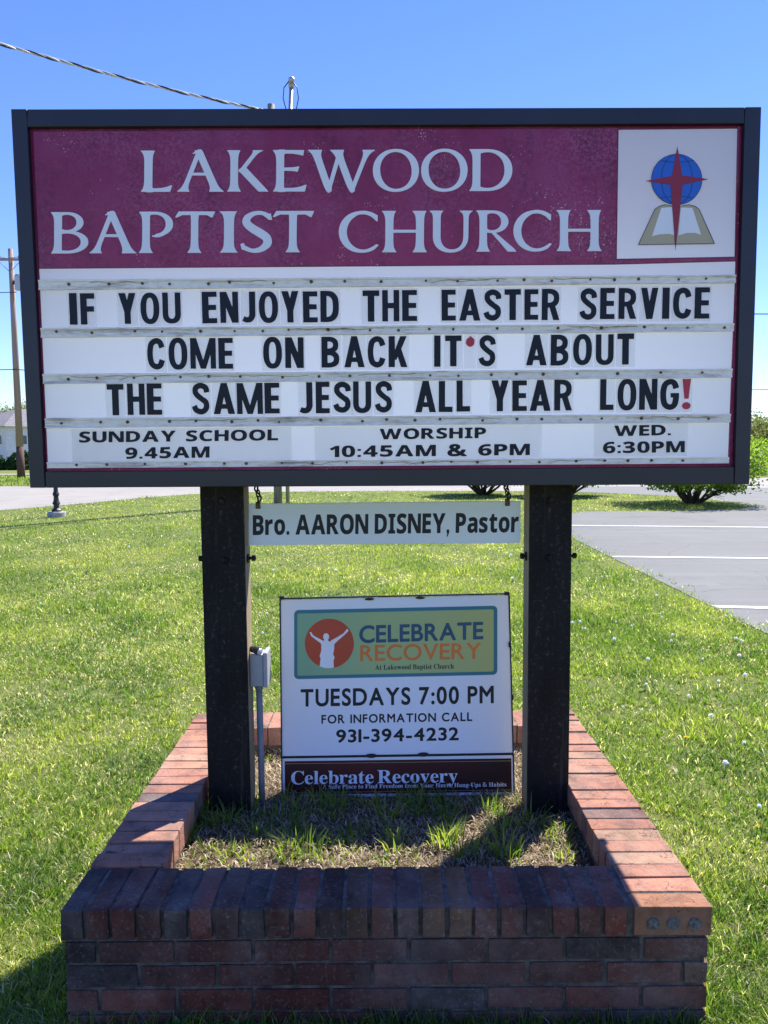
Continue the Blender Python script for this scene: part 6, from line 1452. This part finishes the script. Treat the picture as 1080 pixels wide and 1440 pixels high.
# right hand tree line beyond the far grass
TREES = []
for i, (px, Y, topy, rad) in enumerate(((1046, 84, 585, 4), (1060, 92, 578, 4.5), (1072, 80, 590, 4), (1085, 88, 574, 5), (1105, 84, 580, 5), (1135, 92, 570, 5), (1165, 86, 582, 5), (1020, 90, 584, 4), (985, 86, 590, 4), (940, 92, 586, 4), (890, 90, 590, 4), (830, 94, 588, 4), (760, 92, 586, 4), (1200, 90, 574, 5), (1240, 84, 580, 5), (1290, 92, 572, 5), (1340, 86, 578, 5), (1400, 90, 574, 5), (1470, 86, 580, 5), (1550, 92, 575, 5))):
    p_ = on_y(px, topy, Y); TREES.append((p_.x, Y, p_.z - ground_z(Y), rad, i))
words_ = ['first', 'second', 'third', 'fourth', 'fifth', 'sixth', 'seventh', 'eighth', 'ninth', 'tenth', 'eleventh', 'twelfth', 'thirteenth']
inner = [q for q in sorted(TREES, key=lambda q: -q[0]) if q[4] not in (3, 4, 5, 6) and q[4] < 13]
for k, (x, y, h, rad, i) in enumerate(inner):
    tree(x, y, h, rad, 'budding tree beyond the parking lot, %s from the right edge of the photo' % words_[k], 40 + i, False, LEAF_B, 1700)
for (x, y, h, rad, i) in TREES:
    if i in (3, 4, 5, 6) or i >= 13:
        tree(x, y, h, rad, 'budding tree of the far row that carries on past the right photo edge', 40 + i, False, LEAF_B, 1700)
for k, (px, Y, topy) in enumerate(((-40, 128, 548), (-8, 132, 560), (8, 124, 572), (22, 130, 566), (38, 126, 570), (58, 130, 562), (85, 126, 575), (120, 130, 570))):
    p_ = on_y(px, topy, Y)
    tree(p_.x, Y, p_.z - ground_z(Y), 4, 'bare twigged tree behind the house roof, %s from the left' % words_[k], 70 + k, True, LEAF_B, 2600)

# low brush under the right tree line (reads as one mass)
P_ = np.stack([rng.uniform(20, 95, 9000), rng.uniform(74, 96, 9000), np.zeros(9000)], 1)
P_[:, 2] = -1.0 + rng.random(9000) ** 1.5 * (2.2 + 1.2 * np.sin(P_[:, 0] * .7))
tag(leaf_mesh('undergrowth', P_, .55, LEAF_B, None, rng.random(9000) * .7), 'tangled undergrowth below the distant right tree line', 'undergrowth', kind='stuff')

# ================================================================== HOUSE
HY = 100.0; HZ = ground_z(HY)
M_hwall = simple('pale house brick', (.74, .69, .65), .85, .2, .12, 3)
M_hgrey = simple('grey house siding', (.30, .31, .33), .8, .2, .12, 3)
M_roof = simple('grey shingles', (.17, .165, .17), .9, .15, .25, 2, .3)
M_win = simple('window glass', (.05, .08, .10), .15, .5, .2, 1)
M_trim = simple('white trim', (.75, .75, .73), .6, .3, .06, 4)
hx = lambda px: on_y(px, 620, HY).x
hz = lambda px, py: on_y(px, py, HY).z - HZ
ez = hz(20, 597.5)
XW = hx(9)
ho = thing('house', 'two storey pale brick house with grey hip roof behind the utility pole', 'house', loc=(XW, HY, HZ))
ho.rotation_euler = (0, 0, R(60))
HL, HW = 17.0, 12.0
MB().box(0, HL, 0, HW, -.3, ez).build('wall', M_hwall, ho)
o_ = .55; rise = 2.5
rf = MB()
vs = [(-o_, -o_, ez), (HL + o_, -o_, ez), (HL + o_, HW + o_, ez), (-o_, HW + o_, ez), (HW / 2, HW / 2, ez + rise), (HL - HW / 2, HW / 2, ez + rise)]
vs += [(x, y, ez - .2) for x, y, z in vs[:4]]
rf.add(vs, [(0, 1, 5, 4), (1, 2, 5), (2, 3, 4, 5), (3, 0, 4), (0, 6, 7, 1), (1, 7, 8, 2), (2, 8, 9, 3), (3, 9, 6, 0), (9, 8, 7, 6)])
rf.build('roof', M_roof, ho)
gt_ = MB(); gt_.box(-o_ - .08, HL + o_, -o_ - .1, -o_ - .005, ez - .18, ez - .03); gt_.box(-o_ - .1, -o_ - .005, -o_ - .1, HW + o_, ez - .18, ez - .03)
gt_.build('gutter', M_trim, ho)
MB().box(-.03, HL, -.035, -.002, 2.62, 2.74).build('brick_band', M_trim, ho)


def hwin(face_, a, b, z0_, z1_):
    if face_ == 'front':
        fw = MB().box(a - .09, b + .09, -.06, -.004, z0_ - .1, z1_ + .1).build('window', M_trim, ho)
        MB().box(a, (a + b) / 2 - .04, -.075, -.062, z0_, z1_).box((a + b) / 2 + .04, b, -.075, -.062, z0_, z1_).build('pane', M_win, fw)
    else:
        fw = MB().box(-.06, -.004, a - .09, b + .09, z0_ - .1, z1_ + .1).build('window', M_trim, ho)
        MB().box(-.075, -.062, a, (a + b) / 2 - .04, z0_, z1_).box(-.075, -.062, (a + b) / 2 + .04, b, z0_, z1_).build('pane', M_win, fw)


for a, b in ((1.4, 2.9), (5.0, 6.6), (9.5, 11.0), (13.2, 14.7)):
    hwin('front', a, b, 3.35, 4.5)
    if a != 5.0: hwin('front', a + .15, b + .15, .75, 2.0)
for a, b in ((.9, 2.0), (4.0, 5.6), (8.4, 10.0)):
    hwin('side', a, b, 3.35, 4.5); hwin('side', a, b, .75, 2.0)
po = MB(); po.box(4.9, 6.9, -1.5, -.01, 2.12, 2.24)
po.add([(4.7, -1.6, 2.245), (7.1, -1.6, 2.245), (5.9, -1.6, 3.1), (4.7, -.01, 2.245), (7.1, -.01, 2.245), (5.9, -.01, 3.1)], [(0, 1, 2), (1, 4, 5, 2), (0, 2, 5, 3)])
for x in (5.05, 6.75): po.box(x - .08, x + .08, -1.48, -1.32, -.2, 2.12)
po.build('porch', M_trim, ho)
MB().box(5.45, 6.35, -.05, -.004, 0, 2.08).build('door', M_hgrey, ho)
for k, (px, s_) in enumerate(((3, .85), (15, .95), (23, 1.25), (36, 1.35), (-10, .95))):
    px_x = on_y(px, 650, HY - 3.4).x
    t = thing('foundation_bush', 'dark green clipped bush by the house, %s from the left' % ['second', 'third', 'fourth', 'fifth', 'first'][k], 'bush', loc=(px_x, HY - 3.4, HZ), group='bushes along the house wall')
    n_ = 700; a = rng.normal(size=(n_, 3)); a /= np.linalg.norm(a, axis=1)[:, None]
    C = a * np.array([s_ * .62, s_ * .6, s_ * 1.0]) * rng.uniform(.7, 1.05, n_)[:, None] + np.array([0, 0, s_ * .85]); C = C[C[:, 2] > .02]
    leaf_mesh('foliage', C, .34, LEAF_G, t, rng.random(len(C)))
    MB().tube([(0, 0, -.1), (0, 0, s_ * .9)], [.07, .03], 6).build('stem', M_bark, t)

# ================================================================== DANDELIONS AND CLOVER
M_fluff = glow_white('white flower', (.88, .87, .82), .68, grime=.02, rough=.9)
M_yel = simple('dandelion yellow', (.72, .50, .02), .7, .2, .15, 40)
M_stem = simple('flower stem', (.12, .2, .04), .6, .2, .2, 20)


def flower(px, py, yellow):
    p_ = on_z(px, py, .05)
    if -.87 < p_.x < .87 and 1.85 < p_.y < 3.45: return
    h = random.uniform(.03, .07); r_ = random.uniform(.006, .0125) * (1.15 if yellow else 1) + .0004 * p_.y
    side = 'right' if p_.x > 0 else 'left'
    t = thing('dandelion', ('yellow dandelion flower in the grass %s of the planter' if yellow else 'white dandelion seed head in the grass %s of the planter') % side, 'flower', loc=(p_.x, p_.y, 0),
              group='%s dandelions on the %s lawn' % ('yellow' if yellow else 'white', side))
    lx, ly = random.uniform(-.012, .012), random.uniform(-.012, .012)
    MB().tube([(0, 0, -.01), (lx * .4, ly * .4, h * .5), (lx, ly, h)], .0016, 5).build('stem', M_stem, t)
    m = MB()
    if yellow:
        for i in range(26):
            a_ = i * 2.4; q = r_ * (.35 + .65 * (i / 26)); z = h + .006 - .004 * (i / 26)
            m.add([(lx, ly, h), (lx + q * math.cos(a_ - .16), ly + q * math.sin(a_ - .16), z), (lx + q * 1.08 * math.cos(a_), ly + q * 1.08 * math.sin(a_), z + .001), (lx + q * math.cos(a_ + .16), ly + q * math.sin(a_ + .16), z)], [(0, 1, 2, 3)])
        m.build('petals', M_yel, t)
    else:
        gone = random.uniform(-.8, .3); turn = random.uniform(0, 6.3)
        for i in range(70):
            if math.cos(i * 2.39996 + turn) < gone * random.uniform(.3, 1.2) - .4: continue
            z_ = 1 - 2 * (i + .5) / 70; a_ = i * 2.39996; k = math.sqrt(1 - z_ * z_)
            d_ = Vector((k * math.cos(a_), k * math.sin(a_), z_)); o_ = d_.orthogonal().normalized() * r_ * .22; o2 = d_.cross(o_)
            c_ = Vector((lx, ly, h)) + d_ * r_ * random.uniform(.55, 1.15)
            m.add([Vector((lx, ly, h)), c_ + o_, c_ + o2, c_ - o_, c_ - o2], [(1, 2, 3, 4), (0, 1, 2), (0, 3, 4)])
        m.build('seed_head', M_fluff, t)


random.seed(21)
for px, py in ((912, 928), (890, 818), (863, 900), (1040, 920), (868, 872), (925, 838), (930, 870), (945, 895), (1022, 868), (1033, 896), (1041, 902), (943, 901), (813, 872), (806, 875), (822, 882), (890, 880), (1012, 958), (1046, 948), (905, 960), (968, 982), (1005, 1010), (880, 990), (1050, 1040), (1020, 1075), (845, 812), (700, 770), (690, 800), (665, 812), (640, 795), (720, 812), (590, 770), (470, 800), (383, 800), (372, 890), (375, 860), (720, 780), (180, 770), (60, 850), (1063, 1130), (985, 925)):
    flower(px + random.uniform(-2, 2), py, False)
for px, py in ((1030, 900), (1000, 904), (908, 875), (922, 873), (860, 850), (962, 1032), (876, 930), (240, 870), (84, 905), (1062, 1170), (130, 1010)):
    flower(px, py, True)
